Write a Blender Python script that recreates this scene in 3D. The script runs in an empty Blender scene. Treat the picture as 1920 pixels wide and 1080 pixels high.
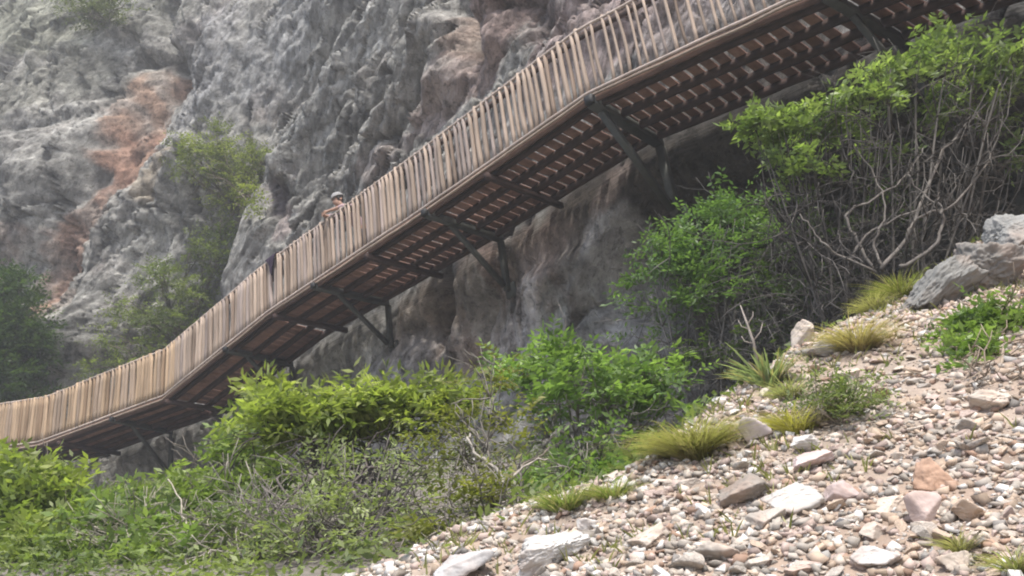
import bpy, math, random
import numpy as np
from mathutils import Vector

random.seed(7)
rng = np.random.default_rng(11)
scene = bpy.context.scene
COL = scene.collection

# ------------------------------------------------------------------ camera
F = 1600.0                                   # focal length in pixels of a 1920 wide picture
ROLL = math.radians(8.0)
PITCH = math.atan(F / 3577.0)
fw = np.array([0, math.cos(PITCH), math.sin(PITCH)])
u0 = np.array([0, -math.sin(PITCH), math.cos(PITCH)])
r0 = np.array([1.0, 0, 0])
right = math.cos(ROLL) * r0 - math.sin(ROLL) * u0
up = math.sin(ROLL) * r0 + math.cos(ROLL) * u0


def ray(px, py):
    return fw + right * ((px - 960) / F) + up * ((540 - py) / F)


def at(px, py, y):
    """point seen at a picture position, at distance y north of the viewer"""
    r = ray(px, py)
    return r * (y / r[1])


cam = bpy.data.cameras.new("camera")
cam.sensor_width = 36.0
cam.lens = 36.0 * F / 1920.0
cam.clip_start = 0.05
cam.clip_end = 2000
co = bpy.data.objects.new("camera", cam)
COL.objects.link(co)
from mathutils import Matrix
M = Matrix(((right[0], up[0], -fw[0]), (right[1], up[1], -fw[1]), (right[2], up[2], -fw[2])))
co.matrix_world = M.to_4x4()
scene.camera = co

# ------------------------------------------------------------------ noise
_perm = rng.permutation(512).astype(np.int64)


def _h(i, j, k):
    return _perm[(_perm[(_perm[i & 511] + j) & 511] + k) & 511]


_g = rng.normal(size=(512, 3)); _g /= np.linalg.norm(_g, axis=1)[:, None]


def perlin(x, y, z):
    x, y, z = np.broadcast_arrays(np.asarray(x, float), np.asarray(y, float), np.asarray(z, float))
    i = np.floor(x).astype(np.int64); j = np.floor(y).astype(np.int64); k = np.floor(z).astype(np.int64)
    a, b, c = x - i, y - j, z - k
    f = lambda t: t * t * t * (t * (t * 6 - 15) + 10)
    ua, ub, uc = f(a), f(b), f(c)
    out = 0
    for di in (0, 1):
        for dj in (0, 1):
            for dk in (0, 1):
                g = _g[_h(i + di, j + dj, k + dk)]
                d = g[..., 0] * (a - di) + g[..., 1] * (b - dj) + g[..., 2] * (c - dk)
                w = (ua if di else 1 - ua) * (ub if dj else 1 - ub) * (uc if dk else 1 - uc)
                out = out + w * d
    return out * 1.5


def fbm(x, y, z, o=4, g=0.5):
    s, a, t = 0, 1.0, 0
    for n in range(o):
        s = s + a * perlin(x * 2 ** n + 17 * n, y * 2 ** n + 5 * n, z * 2 ** n + 31 * n); t += a; a *= g
    return s / t


def ridged(x, y, z, o=3):
    s, a, t = 0, 1.0, 0
    for n in range(o):
        s = s + a * (1 - 2 * np.abs(perlin(x * 2 ** n + 9 * n, y * 2 ** n + 3 * n, z * 2 ** n))); t += a; a *= 0.5
    return s / t


def worley(x, y):
    i = np.floor(x).astype(np.int64); j = np.floor(y).astype(np.int64)
    f1 = np.full(x.shape, 9.0); f2 = np.full(x.shape, 9.0); cid = np.zeros(x.shape); tl = np.zeros(x.shape)
    for di in (-1, 0, 1):
        for dj in (-1, 0, 1):
            h = _h(i + di, j + dj, 0 * i + 7)
            h2 = _h(i + di, j + dj, 0 * i + 91)
            ex, ey = i + di + h / 512 - x, j + dj + h2 / 512 - y
            d = np.hypot(ex, ey)
            nf = d < f1
            f2 = np.where(nf, f1, np.minimum(f2, d))
            cid = np.where(nf, (h * 13 + h2) % 512 / 512, cid)
            tl = np.where(nf, ((h * 7 % 512) / 256 - 1) * ex + ((h2 * 11 % 512) / 256 - 1) * ey, tl)
            f1 = np.where(nf, d, f1)
    return f1, f2, cid, tl


def sig(t):
    return 1 / (1 + np.exp(-np.clip(t, -40, 40)))


def sstep(a, b, t):
    t = np.clip((t - a) / (b - a), 0, 1)
    return t * t * (3 - 2 * t)


# ------------------------------------------------------------------ mesh helpers
def new_mesh(name, V, Fs, col=None, smooth=False):
    V = np.asarray(V, float)
    if not isinstance(Fs, list):
        Fs = [Fs]
    me = bpy.data.meshes.new(name)
    me.vertices.add(len(V)); me.vertices.foreach_set("co", V.ravel())
    idx = np.concatenate([np.asarray(f).ravel() for f in Fs]).astype(np.int32)
    tot = np.concatenate([np.full(len(f), np.asarray(f).shape[1]) for f in Fs])
    st = np.concatenate([[0], np.cumsum(tot)[:-1]]).astype(np.int32)
    me.loops.add(len(idx)); me.loops.foreach_set("vertex_index", idx)
    me.polygons.add(len(tot)); me.polygons.foreach_set("loop_start", st)
    if smooth:
        me.polygons.foreach_set("use_smooth", np.ones(len(tot), bool))
    me.update(calc_edges=True); me.validate()
    if col is not None:
        a = me.color_attributes.new("Col", 'FLOAT_COLOR', 'POINT')
        c = np.ones((len(V), 4)); c[:, :3] = col
        a.data.foreach_set("color", c.ravel())
    return me


def link(name, me, mat=None, parent=None):
    o = bpy.data.objects.new(name, me)
    COL.objects.link(o)
    if mat is not None:
        if not me.materials:
            me.materials.append(mat)
    if parent is not None:
        o.parent = parent
    return o


def tag(o, label=None, cat=None, group=None, kind=None):
    if label: o["label"] = label
    if cat: o["category"] = cat
    if group: o["group"] = group
    if kind: o["kind"] = kind
    return o


def empty(name, loc, label, cat, group=None):
    o = bpy.data.objects.new(name, None); COL.objects.link(o)
    o.location = tuple(loc); o.empty_display_size = 0.2
    return tag(o, label, cat, group)


class MB:
    def __init__(self):
        self.V = []; self.T = []; self.Q = []; self.C = []; self.n = 0

    def add(self, V, T=None, Q=None, col=(1, 1, 1)):
        V = np.asarray(V, float)
        if T is not None and len(T): self.T.append(np.asarray(T) + self.n)
        if Q is not None and len(Q): self.Q.append(np.asarray(Q) + self.n)
        self.V.append(V); c = np.ones((len(V), 3)) * np.asarray(col); self.C.append(c); self.n += len(V)

    def tube(self, P, R, k=5, col=(1, 1, 1)):
        P = np.asarray(P, float); n = len(P); R = np.ones(n) * np.asarray(R)
        T = np.gradient(P, axis=0); T /= np.linalg.norm(T, axis=1)[:, None] + 1e-9
        ref = np.array([0.3, 0.2, 0.93]) if abs(T[0, 2]) < 0.85 else np.array([0.9, 0.4, 0.1])
        A = np.cross(T, ref); A /= np.linalg.norm(A, axis=1)[:, None] + 1e-9
        B = np.cross(T, A)
        th = np.arange(k) * 2 * np.pi / k
        V = P[:, None, :] + R[:, None, None] * (np.cos(th)[None, :, None] * A[:, None, :] + np.sin(th)[None, :, None] * B[:, None, :])
        V = V.reshape(-1, 3)
        i = np.arange(n - 1)[:, None] * k; j = np.arange(k)[None, :]; j2 = (j + 1) % k
        Q = np.stack([i + j, i + j2, i + k + j2, i + k + j], -1).reshape(-1, 4)
        V = np.vstack([V, P[0], P[-1]])
        j = np.arange(k); j2 = (j + 1) % k
        T1 = np.stack([j2, j, np.full(k, n * k)], -1); T2 = np.stack([(n - 1) * k + j, (n - 1) * k + j2, np.full(k, n * k + 1)], -1)
        self.add(V, np.vstack([T1, T2]), Q, col)

    def box(self, c, ax, ay, az, hx, hy, hz, col=(1, 1, 1), bev=0.0):
        """box about c with axes and half sizes; bev > 0 chamfers the long edges (along ax)"""
        c, ax, ay, az = (np.asarray(t, float) for t in (c, ax, ay, az))
        if bev <= 0:
            S = np.array([(-1, -1), (1, -1), (1, 1), (-1, 1)], float) * [hy, hz]
        else:
            y, z, b = hy, hz, bev
            S = np.array([(-y + b, -z), (y - b, -z), (y, -z + b), (y, z - b), (y - b, z), (-y + b, z), (-y, z - b), (-y, -z + b)])
        k = len(S)
        V = np.vstack([c + s * hx * ax + S[:, :1] * ay + S[:, 1:] * az for s in (-1, 1)])
        j = np.arange(k); j2 = (j + 1) % k
        Q = np.stack([j, j2, k + j2, k + j], -1)
        if k == 4:
            Q = np.vstack([Q, [[3, 2, 1, 0], [4, 5, 6, 7]]]); self.add(V, None, Q, col)
        else:
            V = np.vstack([V, c - hx * ax, c + hx * ax])
            T = np.vstack([np.stack([j2, j, np.full(k, 2 * k)], -1), np.stack([k + j, k + j2, np.full(k, 2 * k + 1)], -1)])
            self.add(V, T, Q, col)

    def sweep(self, C, A, B, S, col=(1, 1, 1)):
        """closed section S (k,2) swept along points C with section axes A, B (n,3)"""
        C, A, B, S = (np.asarray(t, float) for t in (C, A, B, S))
        n, k = len(C), len(S)
        V = (C[:, None] + S[None, :, :1] * A[:, None] + S[None, :, 1:] * B[:, None]).reshape(-1, 3)
        i = np.arange(n - 1)[:, None] * k; j = np.arange(k)[None, :]; j2 = (j + 1) % k
        Q = np.stack([i + j, i + j2, i + k + j2, i + k + j], -1).reshape(-1, 4)
        V = np.vstack([V, C[0], C[-1]])
        j = np.arange(k); j2 = (j + 1) % k
        T = np.vstack([np.stack([j2, j, np.full(k, n * k)], -1), np.stack([(n - 1) * k + j, (n - 1) * k + j2, np.full(k, n * k + 1)], -1)])
        self.add(V, T, Q, col)

    def mesh(self, name, smooth=False):
        Fs = []
        if self.T: Fs.append(np.vstack(self.T))
        if self.Q: Fs.append(np.vstack(self.Q))
        return new_mesh(name, np.vstack(self.V), Fs, np.vstack(self.C), smooth)

    def build(self, name, mat, parent=None, smooth=False, origin=None):
        if origin is not None:
            self.V = [v - np.asarray(origin) for v in self.V]
        return link(name, self.mesh(name, smooth), mat, parent)


# ------------------------------------------------------------------ materials
def mat(name):
    m = bpy.data.materials.new(name); m.use_nodes = True
    nt = m.node_tree
    b = next(n for n in nt.nodes if n.type == 'BSDF_PRINCIPLED')
    return m, nt, b


def N(nt, t, **kw):
    n = nt.nodes.new(t)
    for k, v in kw.items():
        setattr(n, k, v)
    return n


def vcol_material(name, rough=0.85, spec=0.25, scale=6.0, lo=0.7, hi=1.25, bump=0.3, bscale=18.0, bdist=0.02, stretch=None, detail=8.0):
    """attribute colour times a noise mottling, with noise bump"""
    m, nt, b = mat(name)
    L = nt.links.new
    a = N(nt, 'ShaderNodeAttribute', attribute_name="Col")
    tc = N(nt, 'ShaderNodeTexCoord')
    mp = N(nt, 'ShaderNodeMapping')
    if stretch:
        mp.inputs['Rotation'].default_value = stretch[0]; mp.inputs['Scale'].default_value = stretch[1]
    L(tc.outputs['Object'], mp.inputs['Vector'])
    n1 = N(nt, 'ShaderNodeTexNoise'); n1.inputs['Scale'].default_value = scale; n1.inputs['Detail'].default_value = detail
    n1.inputs['Roughness'].default_value = 0.65
    L(mp.outputs['Vector'], n1.inputs['Vector'])
    mr = N(nt, 'ShaderNodeMapRange'); mr.inputs['From Min'].default_value = 0.3; mr.inputs['From Max'].default_value = 0.7
    mr.inputs['To Min'].default_value = lo; mr.inputs['To Max'].default_value = hi
    L(n1.outputs['Fac'], mr.inputs['Value'])
    mx = N(nt, 'ShaderNodeVectorMath', operation='SCALE')
    L(a.outputs['Color'], mx.inputs[0]); L(mr.outputs['Result'], mx.inputs['Scale'])
    L(mx.outputs['Vector'], b.inputs['Base Color'])
    b.inputs['Roughness'].default_value = rough
    b.inputs['Specular IOR Level'].default_value = spec
    if bump:
        n2 = N(nt, 'ShaderNodeTexNoise'); n2.inputs['Scale'].default_value = bscale; n2.inputs['Detail'].default_value = 6
        L(mp.outputs['Vector'], n2.inputs['Vector'])
        bp = N(nt, 'ShaderNodeBump'); bp.inputs['Strength'].default_value = bump; bp.inputs['Distance'].default_value = bdist
        L(n2.outputs['Fac'], bp.inputs['Height']); L(bp.outputs['Normal'], b.inputs['Normal'])
    return m


def leaf_material(name):
    m, nt, b = mat(name)
    L = nt.links.new
    out = next(n for n in nt.nodes if n.type == 'OUTPUT_MATERIAL')
    a = N(nt, 'ShaderNodeAttribute', attribute_name="Col")
    L(a.outputs['Color'], b.inputs['Base Color'])
    b.inputs['Roughness'].default_value = 0.5; b.inputs['Specular IOR Level'].default_value = 0.35
    tr = N(nt, 'ShaderNodeBsdfTranslucent')
    sc = N(nt, 'ShaderNodeVectorMath', operation='MULTIPLY'); sc.inputs[1].default_value = (1.5, 1.7, 0.7)
    L(a.outputs['Color'], sc.inputs[0]); L(sc.outputs['Vector'], tr.inputs['Color'])
    mx = N(nt, 'ShaderNodeMixShader'); mx.inputs['Fac'].default_value = 0.4
    L(b.outputs['BSDF'], mx.inputs[1]); L(tr.outputs['BSDF'], mx.inputs[2]); L(mx.outputs['Shader'], out.inputs['Surface'])
    return m


M_CLIFF = vcol_material("cliff_rock", rough=0.9, spec=0.15, scale=1.3, lo=0.62, hi=1.35, bump=0.55, bscale=5.0, bdist=0.10,
                        stretch=((0, 0, 0), (1.0, 1.0, 0.55)), detail=12)
# fine streaks along the strata and a rougher surface on the cliff
_nt = M_CLIFF.node_tree
_b = next(n for n in _nt.nodes if n.type == 'BSDF_PRINCIPLED')
_a = N(_nt, 'ShaderNodeAttribute', attribute_name="Strata")
_mp = N(_nt, 'ShaderNodeMapping'); _mp.inputs['Scale'].default_value = (1.0, 5.0, 2.0)
_nt.links.new(_a.outputs['Vector'], _mp.inputs['Vector'])
_n = N(_nt, 'ShaderNodeTexNoise'); _n.inputs['Scale'].default_value = 1.6; _n.inputs['Detail'].default_value = 9; _n.inputs['Roughness'].default_value = 0.7; _n.inputs['Distortion'].default_value = 0.4
_nt.links.new(_mp.outputs['Vector'], _n.inputs['Vector'])
_mr = N(_nt, 'ShaderNodeMapRange'); _mr.inputs['From Min'].default_value = 0.34; _mr.inputs['From Max'].default_value = 0.66; _mr.inputs['To Min'].default_value = 0.50; _mr.inputs['To Max'].default_value = 1.5
_nt.links.new(_n.outputs['Fac'], _mr.inputs['Value'])
_old = _b.inputs['Base Color'].links[0].from_socket
_sc = N(_nt, 'ShaderNodeVectorMath', operation='SCALE')
_nt.links.new(_old, _sc.inputs[0]); _nt.links.new(_mr.outputs['Result'], _sc.inputs['Scale']); _nt.links.new(_sc.outputs['Vector'], _b.inputs['Base Color'])
_vo = N(_nt, 'ShaderNodeTexVoronoi', feature='DISTANCE_TO_EDGE'); _vo.inputs['Scale'].default_value = 1.5
_wn = N(_nt, 'ShaderNodeTexNoise'); _wn.inputs['Scale'].default_value = 2.5; _wn.inputs['Detail'].default_value = 5
_nt.links.new(_mp.outputs['Vector'], _wn.inputs['Vector'])
_ad = N(_nt, 'ShaderNodeVectorMath', operation='MULTIPLY_ADD'); _ad.inputs[1].default_value = (0.9, 0.9, 0.9)
_nt.links.new(_wn.outputs['Color'], _ad.inputs[0]); _nt.links.new(_mp.outputs['Vector'], _ad.inputs[2]); _nt.links.new(_ad.outputs['Vector'], _vo.inputs['Vector'])
_cr = N(_nt, 'ShaderNodeMapRange'); _cr.inputs['From Max'].default_value = 0.05; _cr.inputs['To Min'].default_value = 0.0; _cr.inputs['To Max'].default_value = 1.0
_nt.links.new(_vo.outputs['Distance'], _cr.inputs['Value'])
_bc = N(_nt, 'ShaderNodeBump'); _bc.inputs['Strength'].default_value = 0.5; _bc.inputs['Distance'].default_value = 0.06
_nt.links.new(_cr.outputs['Result'], _bc.inputs['Height']); _nt.links.new(_b.inputs['Normal'].links[0].from_socket, _bc.inputs['Normal']); _nt.links.new(_bc.outputs['Normal'], _b.inputs['Normal'])
_tc = N(_nt, 'ShaderNodeTexCoord')
_sp = N(_nt, 'ShaderNodeTexNoise'); _sp.inputs['Scale'].default_value = 5.5; _sp.inputs['Detail'].default_value = 7; _sp.inputs['Roughness'].default_value = 0.72
_nt.links.new(_tc.outputs['Object'], _sp.inputs['Vector'])
_cur = _b.inputs['Base Color'].links[0].from_socket
for _lo, _hi, _a0, _a1 in ((0.56, 0.62, 1.0, 1.35), (0.38, 0.45, 0.52, 1.0)):     # lichen spots and dark pits
    _m = N(_nt, 'ShaderNodeMapRange'); _m.inputs['From Min'].default_value = _lo; _m.inputs['From Max'].default_value = _hi; _m.inputs['To Min'].default_value = _a0; _m.inputs['To Max'].default_value = _a1
    _nt.links.new(_sp.outputs['Fac'], _m.inputs['Value'])
    _s2 = N(_nt, 'ShaderNodeVectorMath', operation='SCALE'); _nt.links.new(_cur, _s2.inputs[0]); _nt.links.new(_m.outputs['Result'], _s2.inputs['Scale']); _cur = _s2.outputs['Vector']
_nt.links.new(_cur, _b.inputs['Base Color'])
_bf = N(_nt, 'ShaderNodeBump'); _bf.inputs['Strength'].default_value = 0.75; _bf.inputs['Distance'].default_value = 0.05
_nt.links.new(_sp.outputs['Fac'], _bf.inputs['Height']); _nt.links.new(_b.inputs['Normal'].links[0].from_socket, _bf.inputs['Normal']); _nt.links.new(_bf.outputs['Normal'], _b.inputs['Normal'])
_bp = N(_nt, 'ShaderNodeBump'); _bp.inputs['Strength'].default_value = 0.8; _bp.inputs['Distance'].default_value = 0.09
_nt.links.new(_n.outputs['Fac'], _bp.inputs['Height']); _nt.links.new(_b.inputs['Normal'].links[0].from_socket, _bp.inputs['Normal']); _nt.links.new(_bp.outputs['Normal'], _b.inputs['Normal'])
M_GROUND = vcol_material("dusty_ground", rough=0.95, spec=0.1, scale=5.0, lo=0.7, hi=1.25, bump=0.6, bscale=22, bdist=0.03)
M_STONE = vcol_material("loose_stone", rough=0.85, spec=0.2, scale=7.0, lo=0.72, hi=1.22, bump=0.4, bscale=16, bdist=0.02)
M_GRAVEL = vcol_material("gravel", rough=0.9, spec=0.15, scale=20.0, lo=0.8, hi=1.2, bump=0.0)
M_WOOD = vcol_material("weathered_wood", rough=0.75, spec=0.2, scale=9.0, lo=0.68, hi=1.22, bump=0.3, bscale=26, bdist=0.006,
                       stretch=((0, 0, 0), (1, 1, 0.12)))
M_DECK = vcol_material("brown_deck_wood", rough=0.8, spec=0.15, scale=6.0, lo=0.65, hi=1.3, bump=0.3, bscale=20, bdist=0.006)
M_STEEL = vcol_material("dark_painted_steel", rough=0.6, spec=0.3, scale=10.0, lo=0.7, hi=1.3, bump=0.1, bscale=30, bdist=0.004)
M_BARK = vcol_material("grey_bark", rough=0.85, spec=0.15, scale=14.0, lo=0.65, hi=1.3, bump=0.3, bscale=40, bdist=0.006)
M_LEAF = leaf_material("leaves")
M_CLOTH = vcol_material("cloth", rough=0.9, spec=0.1, scale=25.0, lo=0.85, hi=1.15, bump=0.2, bscale=60, bdist=0.004)
M_SKIN = vcol_material("skin", rough=0.6, spec=0.3, scale=20.0, lo=0.93, hi=1.07, bump=0.0)

# ------------------------------------------------------------------ the walkway's course
_px = [-60, 75, 310, 505, 800, 1105, 1345, 1490, 1900]
_py = [848, 832, 745, 588, 394, 182, 70, 5, -170]
_pd = [20.8, 19.6, 18.1, 16.5, 13.4, 11.3, 10.1, 9.4, 7.6]
K = np.array([d * ray(x, y) for x, y, d in zip(_px, _py, _pd)])
K = np.vstack([K[0] + (K[0] - K[1]) / np.linalg.norm(K[0] - K[1]) * 6.0, K, K[-1] + (K[-1] - K[-2]) / np.linalg.norm(K[-1] - K[-2]) * 4.0])
KPX = np.array([-400] + _px + [2500], float)


def catmull(K, n):
    out, par = [], []
    E = np.vstack([2 * K[0] - K[1], K, 2 * K[-1] - K[-2]])
    for i in range(len(K) - 1):
        a, b, c, d = E[i], E[i + 1], E[i + 2], E[i + 3]
        for t in np.arange(n) / n:
            out.append(0.5 * ((2 * b) + (c - a) * t + (2 * a - 5 * b + 4 * c - d) * t * t + (3 * b - a - 3 * c + d) * t ** 3)); par.append(i + t)
    out.append(K[-1]); par.append(len(K) - 1)
    return np.array(out), np.array(par)


# straight spans that meet in kinks, as a carpenter builds them
PAR = np.linspace(0, len(K) - 1, (len(K) - 1) * 40 + 1)
PATH = np.stack([np.interp(PAR, np.arange(len(K)), K[:, i]) for i in range(3)], -1)
S_ARC = np.concatenate([[0], np.cumsum(np.linalg.norm(np.diff(PATH, axis=0), axis=1))])
S_TOT = S_ARC[-1]


def path(s):
    s = np.asarray(s, float)
    P = np.stack([np.interp(s, S_ARC, PATH[:, i]) for i in range(3)], -1)
    e = 0.09
    A = np.stack([np.interp(s - e, S_ARC, PATH[:, i]) for i in range(3)], -1); B = np.stack([np.interp(s + e, S_ARC, PATH[:, i]) for i in range(3)], -1)
    T = B - A; T /= np.linalg.norm(T, axis=-1)[..., None]
    H = T.copy(); H[..., 2] = 0; H /= np.linalg.norm(H, axis=-1)[..., None]
    C = np.stack([-H[..., 1], H[..., 0], 0 * H[..., 0]], -1)          # level, towards the cliff
    return P, T, C


def s_at(px):
    return float(np.interp(np.interp(px, KPX, np.arange(len(KPX))), PAR, S_ARC))


DW = 1.52                                   # deck width
ZUP = np.array([0, 0, 1.0])

# ------------------------------------------------------------------ cliff
AZ = math.radians(-40)
tv = np.array([math.cos(AZ), math.sin(AZ), 0]); cv = np.array([-math.sin(AZ), math.cos(AZ), 0])
_s = np.linspace(0, S_TOT, 400); _P, _T, _C = path(_s)
_far = _P + _C * DW
_fu, _fv, _fz = _far @ tv, _far @ cv, _far[:, 2]
_o = np.argsort(_fu); _fu, _fv, _fz = _fu[_o], _fv[_o], _fz[_o]


def Wf(u):
    v = np.interp(u, _fu, _fv)
    return v


def Zd(u):
    return np.interp(u, _fu, _fz)


def hit_v(px, py, v0=9.75, lean=0.10, z0=6.5):
    r = ray(px, py); rv = r @ cv
    k = v0 / rv
    for _ in range(20):
        k = (v0 + lean * max(k * r[2] - z0, 0)) / rv
    p = k * r
    return p @ tv, p[2]


_ct = np.array([hit_v(*p) for p in [(418, 560), (452, 440), (478, 360), (503, 285), (560, 190), (640, 60), (700, -60)]])


def base_v(u, z):
    h = z - Zd(u)
    v = Wf(u) + 0.10 + 0.11 * np.maximum(h - 0.2, 0)
    # recess left of the buttress edge, above the deck
    uc = np.interp(z, _ct[:, 1], _ct[:, 0])
    amp = 3.2 * sstep(0.2, 1.6, h) * (1 - 0.55 * sstep(6, 15, h))
    v = v + amp * sig((uc - u) / 0.28) * (1 - 0.7 * sstep(6, 14, uc - u))
    # the cliff swings round towards the viewer at the far left
    v = v - 0.42 * np.maximum(-22.5 - u, 0) * sstep(-0.5, 2.0, h + np.maximum(-22.5 - u, 0))
    # undercut below the deck, deepest on the right
    mr = sig((u + 6.2) / 0.6)
    v = v + mr * 2.3 * sstep(-0.1, -1.5, h) * (1 - 0.35 * sstep(-3.0, -5, h)) + (1 - mr) * (0.5 + 0.5 * np.sin(u * 1.25 + 0.6)) * 0.75 * sstep(-0.15, -1.1, h) * (1 - sstep(-1.7, -3.4, h))
    v = v - 0.42 * np.maximum(-h - 3.2, 0) - (1 - mr) * 0.2 * np.maximum(-h - 1.8, 0)
    return v


def hit(px, py):
    """where a sight line meets the undisturbed cliff"""
    r = ray(px, py); r = r / np.linalg.norm(r)
    k = np.arange(6, 60, 0.04)
    p = k[:, None] * r
    d = p @ cv - base_v(p @ tv, p[:, 2])
    i = np.argmax(d > 0) if (d > 0).any() else len(k) - 1
    return p[i]


ug = np.concatenate([np.arange(-46, -34, 0.3), np.arange(-34, -14, 0.062), np.arange(-14, 2.0, 0.045), np.arange(2.0, 16, 0.25)])
zg = np.concatenate([np.arange(-3, 1.5, 0.2), np.arange(1.5, 15, 0.05), np.arange(15, 30, 0.075), np.arange(30, 35.1, 0.3)])
U, Z = np.meshgrid(ug, zg)
H = Z - Zd(U)
V0 = base_v(U, Z)
# slanted structure: strata lean up to the right
wx = 0.6 * fbm(U * 0.35, Z * 0.35, 3.0, 3); wy = 0.6 * fbm(U * 0.35, Z * 0.35, 40.0, 3)
lump = fbm(U * 0.16, Z * 0.13, 1.7, 3)


def relief(SL):
    """ribs, joints and broken faces of the rock, their strata dipping at the angle SL"""
    qa = U * math.cos(SL) + Z * math.sin(SL); qb = -U * math.sin(SL) + Z * math.cos(SL)
    ribs = ridged(qa * 0.13 + wx, qb * 0.6 + wy, 5.5, 3)
    flut = ridged(qa * 0.28 + 0.5 * wx, qb * 1.9 + wy, 8.8, 3)
    f1, f2, cid, ta = worley(qa * 0.30 + wx * 0.7, qb * 1.0 + wy * 0.8)
    g1, g2, gid, tb = worley(qa * 0.9 + wx * 1.2 + 40, qb * 2.6 + wy * 1.2)
    h1, h2, hid, tc = worley(qa * 2.4 + wx * 2 + 80, qb * 5.5 + wy * 2)
    fine = fbm(qa * 1.3, qb * 3.6, 2.2, 6, 0.66)
    o = (0.30 * (ribs - 0.25) + 0.26 * (flut - 0.2) + 0.30 * (np.minimum(f2 - f1, 0.16) - 0.1) + 0.26 * (cid - 0.5) + 0.27 * ta + 0.26 * (np.minimum(g2 - g1, 0.14) - 0.1) + 0.13 * (gid - 0.5) + 0.17 * tb
         + 0.09 * (np.minimum(h2 - h1, 0.16) - 0.1) + 0.06 * (hid - 0.5) + 0.09 * tc)
    return o, fine, f2 - f1, qa, qb


ra = relief(math.radians(49)); rb = relief(math.radians(68))
ml = sig((-20.5 + 0.25 * (Z - 12) - U) / 0.9)
o_, fine, edge, qa, qb = (a_ * (1 - ml) + b_ * ml for a_, b_ in zip(ra, rb))
calm = 1 - 0.45 * sstep(0.1, -0.6, H) * sstep(-3.8, -2.6, H)                # smooth washed rock under the deck
uc_ = np.interp(Z, _ct[:, 1], _ct[:, 0])
butt = np.exp(-((U - uc_ - 1.0) / 1.1) ** 2) * sstep(0.0, 1.0, H) * (1 - sstep(4.5, 7.5, H))   # the smooth rounded buttress
calm = calm * (1 - 0.6 * butt)
pf = fbm(ra[3] * 0.20 + 0.4 * wx, ra[4] * 0.85 + 0.5 * wy, 81.0, 4) * (1 - ml) + fbm(rb[3] * 0.20 + 0.4 * wx, rb[4] * 0.8 + 0.5 * wy, 81.0, 4) * ml
crack = sstep(0.030, 0.004, np.abs(pf)) * sstep(-0.25, 0.1, fbm(U * 0.5, Z * 0.5, 91.0, 2))          # long steep fissures
out = 0.28 * lump - 0.32 * crack * calm + calm * o_ * 0.9 + (0.2 + 0.8 * calm) * 0.17 * fine + 0.55 * butt


def seg_d(x1, y1, x2, y2, hw):
    """distance, in half widths, from the line between two places on the cliff"""
    a = hit(x1, y1); b = hit(x2, y2)
    ua, za, ub, zb = a @ tv, a[2], b @ tv, b[2]
    du, dz = ub - ua, zb - za
    t = np.clip(((U - ua) * du + (Z - za) * dz) / (du * du + dz * dz + 1e-9), 0, 1)
    return np.hypot((U - ua - t * du) * 0.8, Z - za - t * dz) / hw


under = sstep(0.4, -0.4, H)
wob = fbm(U * 0.9, Z * 0.9, 14.0, 4)
wob2 = fbm(ra[3] * 1.1, ra[4] * 2.6, 24.0, 4) * (1 - ml) + fbm(rb[3] * 1.1, rb[4] * 2.6, 24.0, 4) * ml
for x1, y1, x2, y2, hw, amp in [
        (15, 420, 55, 300, 1.0, 0.9), (215, 310, 283, 140, 0.8, -0.9), (190, 600, 330, 330, 1.2, 0.8), (250, 620, 400, 300, 0.8, 0.3), (130, 330, 235, 150, 0.5, 0.6), (95, 560, 190, 350, 0.45, -0.7),
        (30, 260, 150, 100, 0.4, 0.4), (0, 280, 130, 230, 0.3, -0.5), (318, 20, 308, 150, 0.16, -0.6), (368, 70, 345, 200, 0.16, -0.5), (303, 110, 290, 175, 0.14, -0.5), (180, 180, 230, 80, 0.4, -0.7),
        (240, 110, 300, 100, 0.3, -0.7), (400, 200, 470, 30, 0.8, 0.5), (560, 330, 740, 20, 0.35, 0.5), (620, 340, 800, 40, 0.25, -0.45), (690, 330, 850, 60, 0.3, 0.4), (570, 180, 660, 20, 0.22, -0.4),
        (500, 250, 600, 60, 0.2, -0.35), (760, 260, 830, 140, 0.2, -0.4), (885, 0, 903, 115, 0.2, -0.7), (840, 40, 850, 160, 0.4, 0.4), (935, 0, 950, 90, 0.35, 0.4), (1010, 0, 1025, 60, 0.25, -0.4),
        (545, 390, 540, 350, 0.3, -0.6), (515, 350, 530, 300, 0.4, 0.3), (1095, 470, 1130, 360, 0.55, 0.5), (1040, 520, 1050, 400, 0.4, 0.3), (885, 640, 895, 500, 0.35, 0.3), (825, 620, 840, 520, 0.3, -0.35),
        (990, 640, 1010, 570, 0.4, 0.3), (90, 720, 160, 660, 0.7, 0.7), (150, 690, 220, 610, 0.5, 0.4), (1180, 480, 1215, 420, 0.4, 0.35)]:
    out = out + amp * np.exp(-(seg_d(x1, y1, x2, y2, hw) * (1 + 0.5 * wob2)) ** 2)
Vv = V0 - out
lim = Wf(U) + 0.07 - 0.75 * np.maximum(-H - 0.9, 0) - 0.6 * np.maximum(H - 2.2, 0) - 0.8 * np.maximum(-23.5 - U, 0)
tt = (Vv - lim) / 0.10
Vv = lim + 0.10 * np.where(tt > 20, tt, np.log1p(np.exp(np.clip(tt, -40, 20))))
P3 = U[..., None] * tv + Vv[..., None] * cv + Z[..., None] * ZUP
# rock colour: grey limestone, ochre where slabs have fallen away, brown washed rock under the deck; shade painted into caves and the deck recess
colr = np.ones(U.shape + (3,)) * np.array([0.28, 0.283, 0.275])


def blend(m, c):
    global colr
    m = np.clip(m, 0, 1)[..., None]
    colr = colr * (1 - m) + np.array(c) * m


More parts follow.
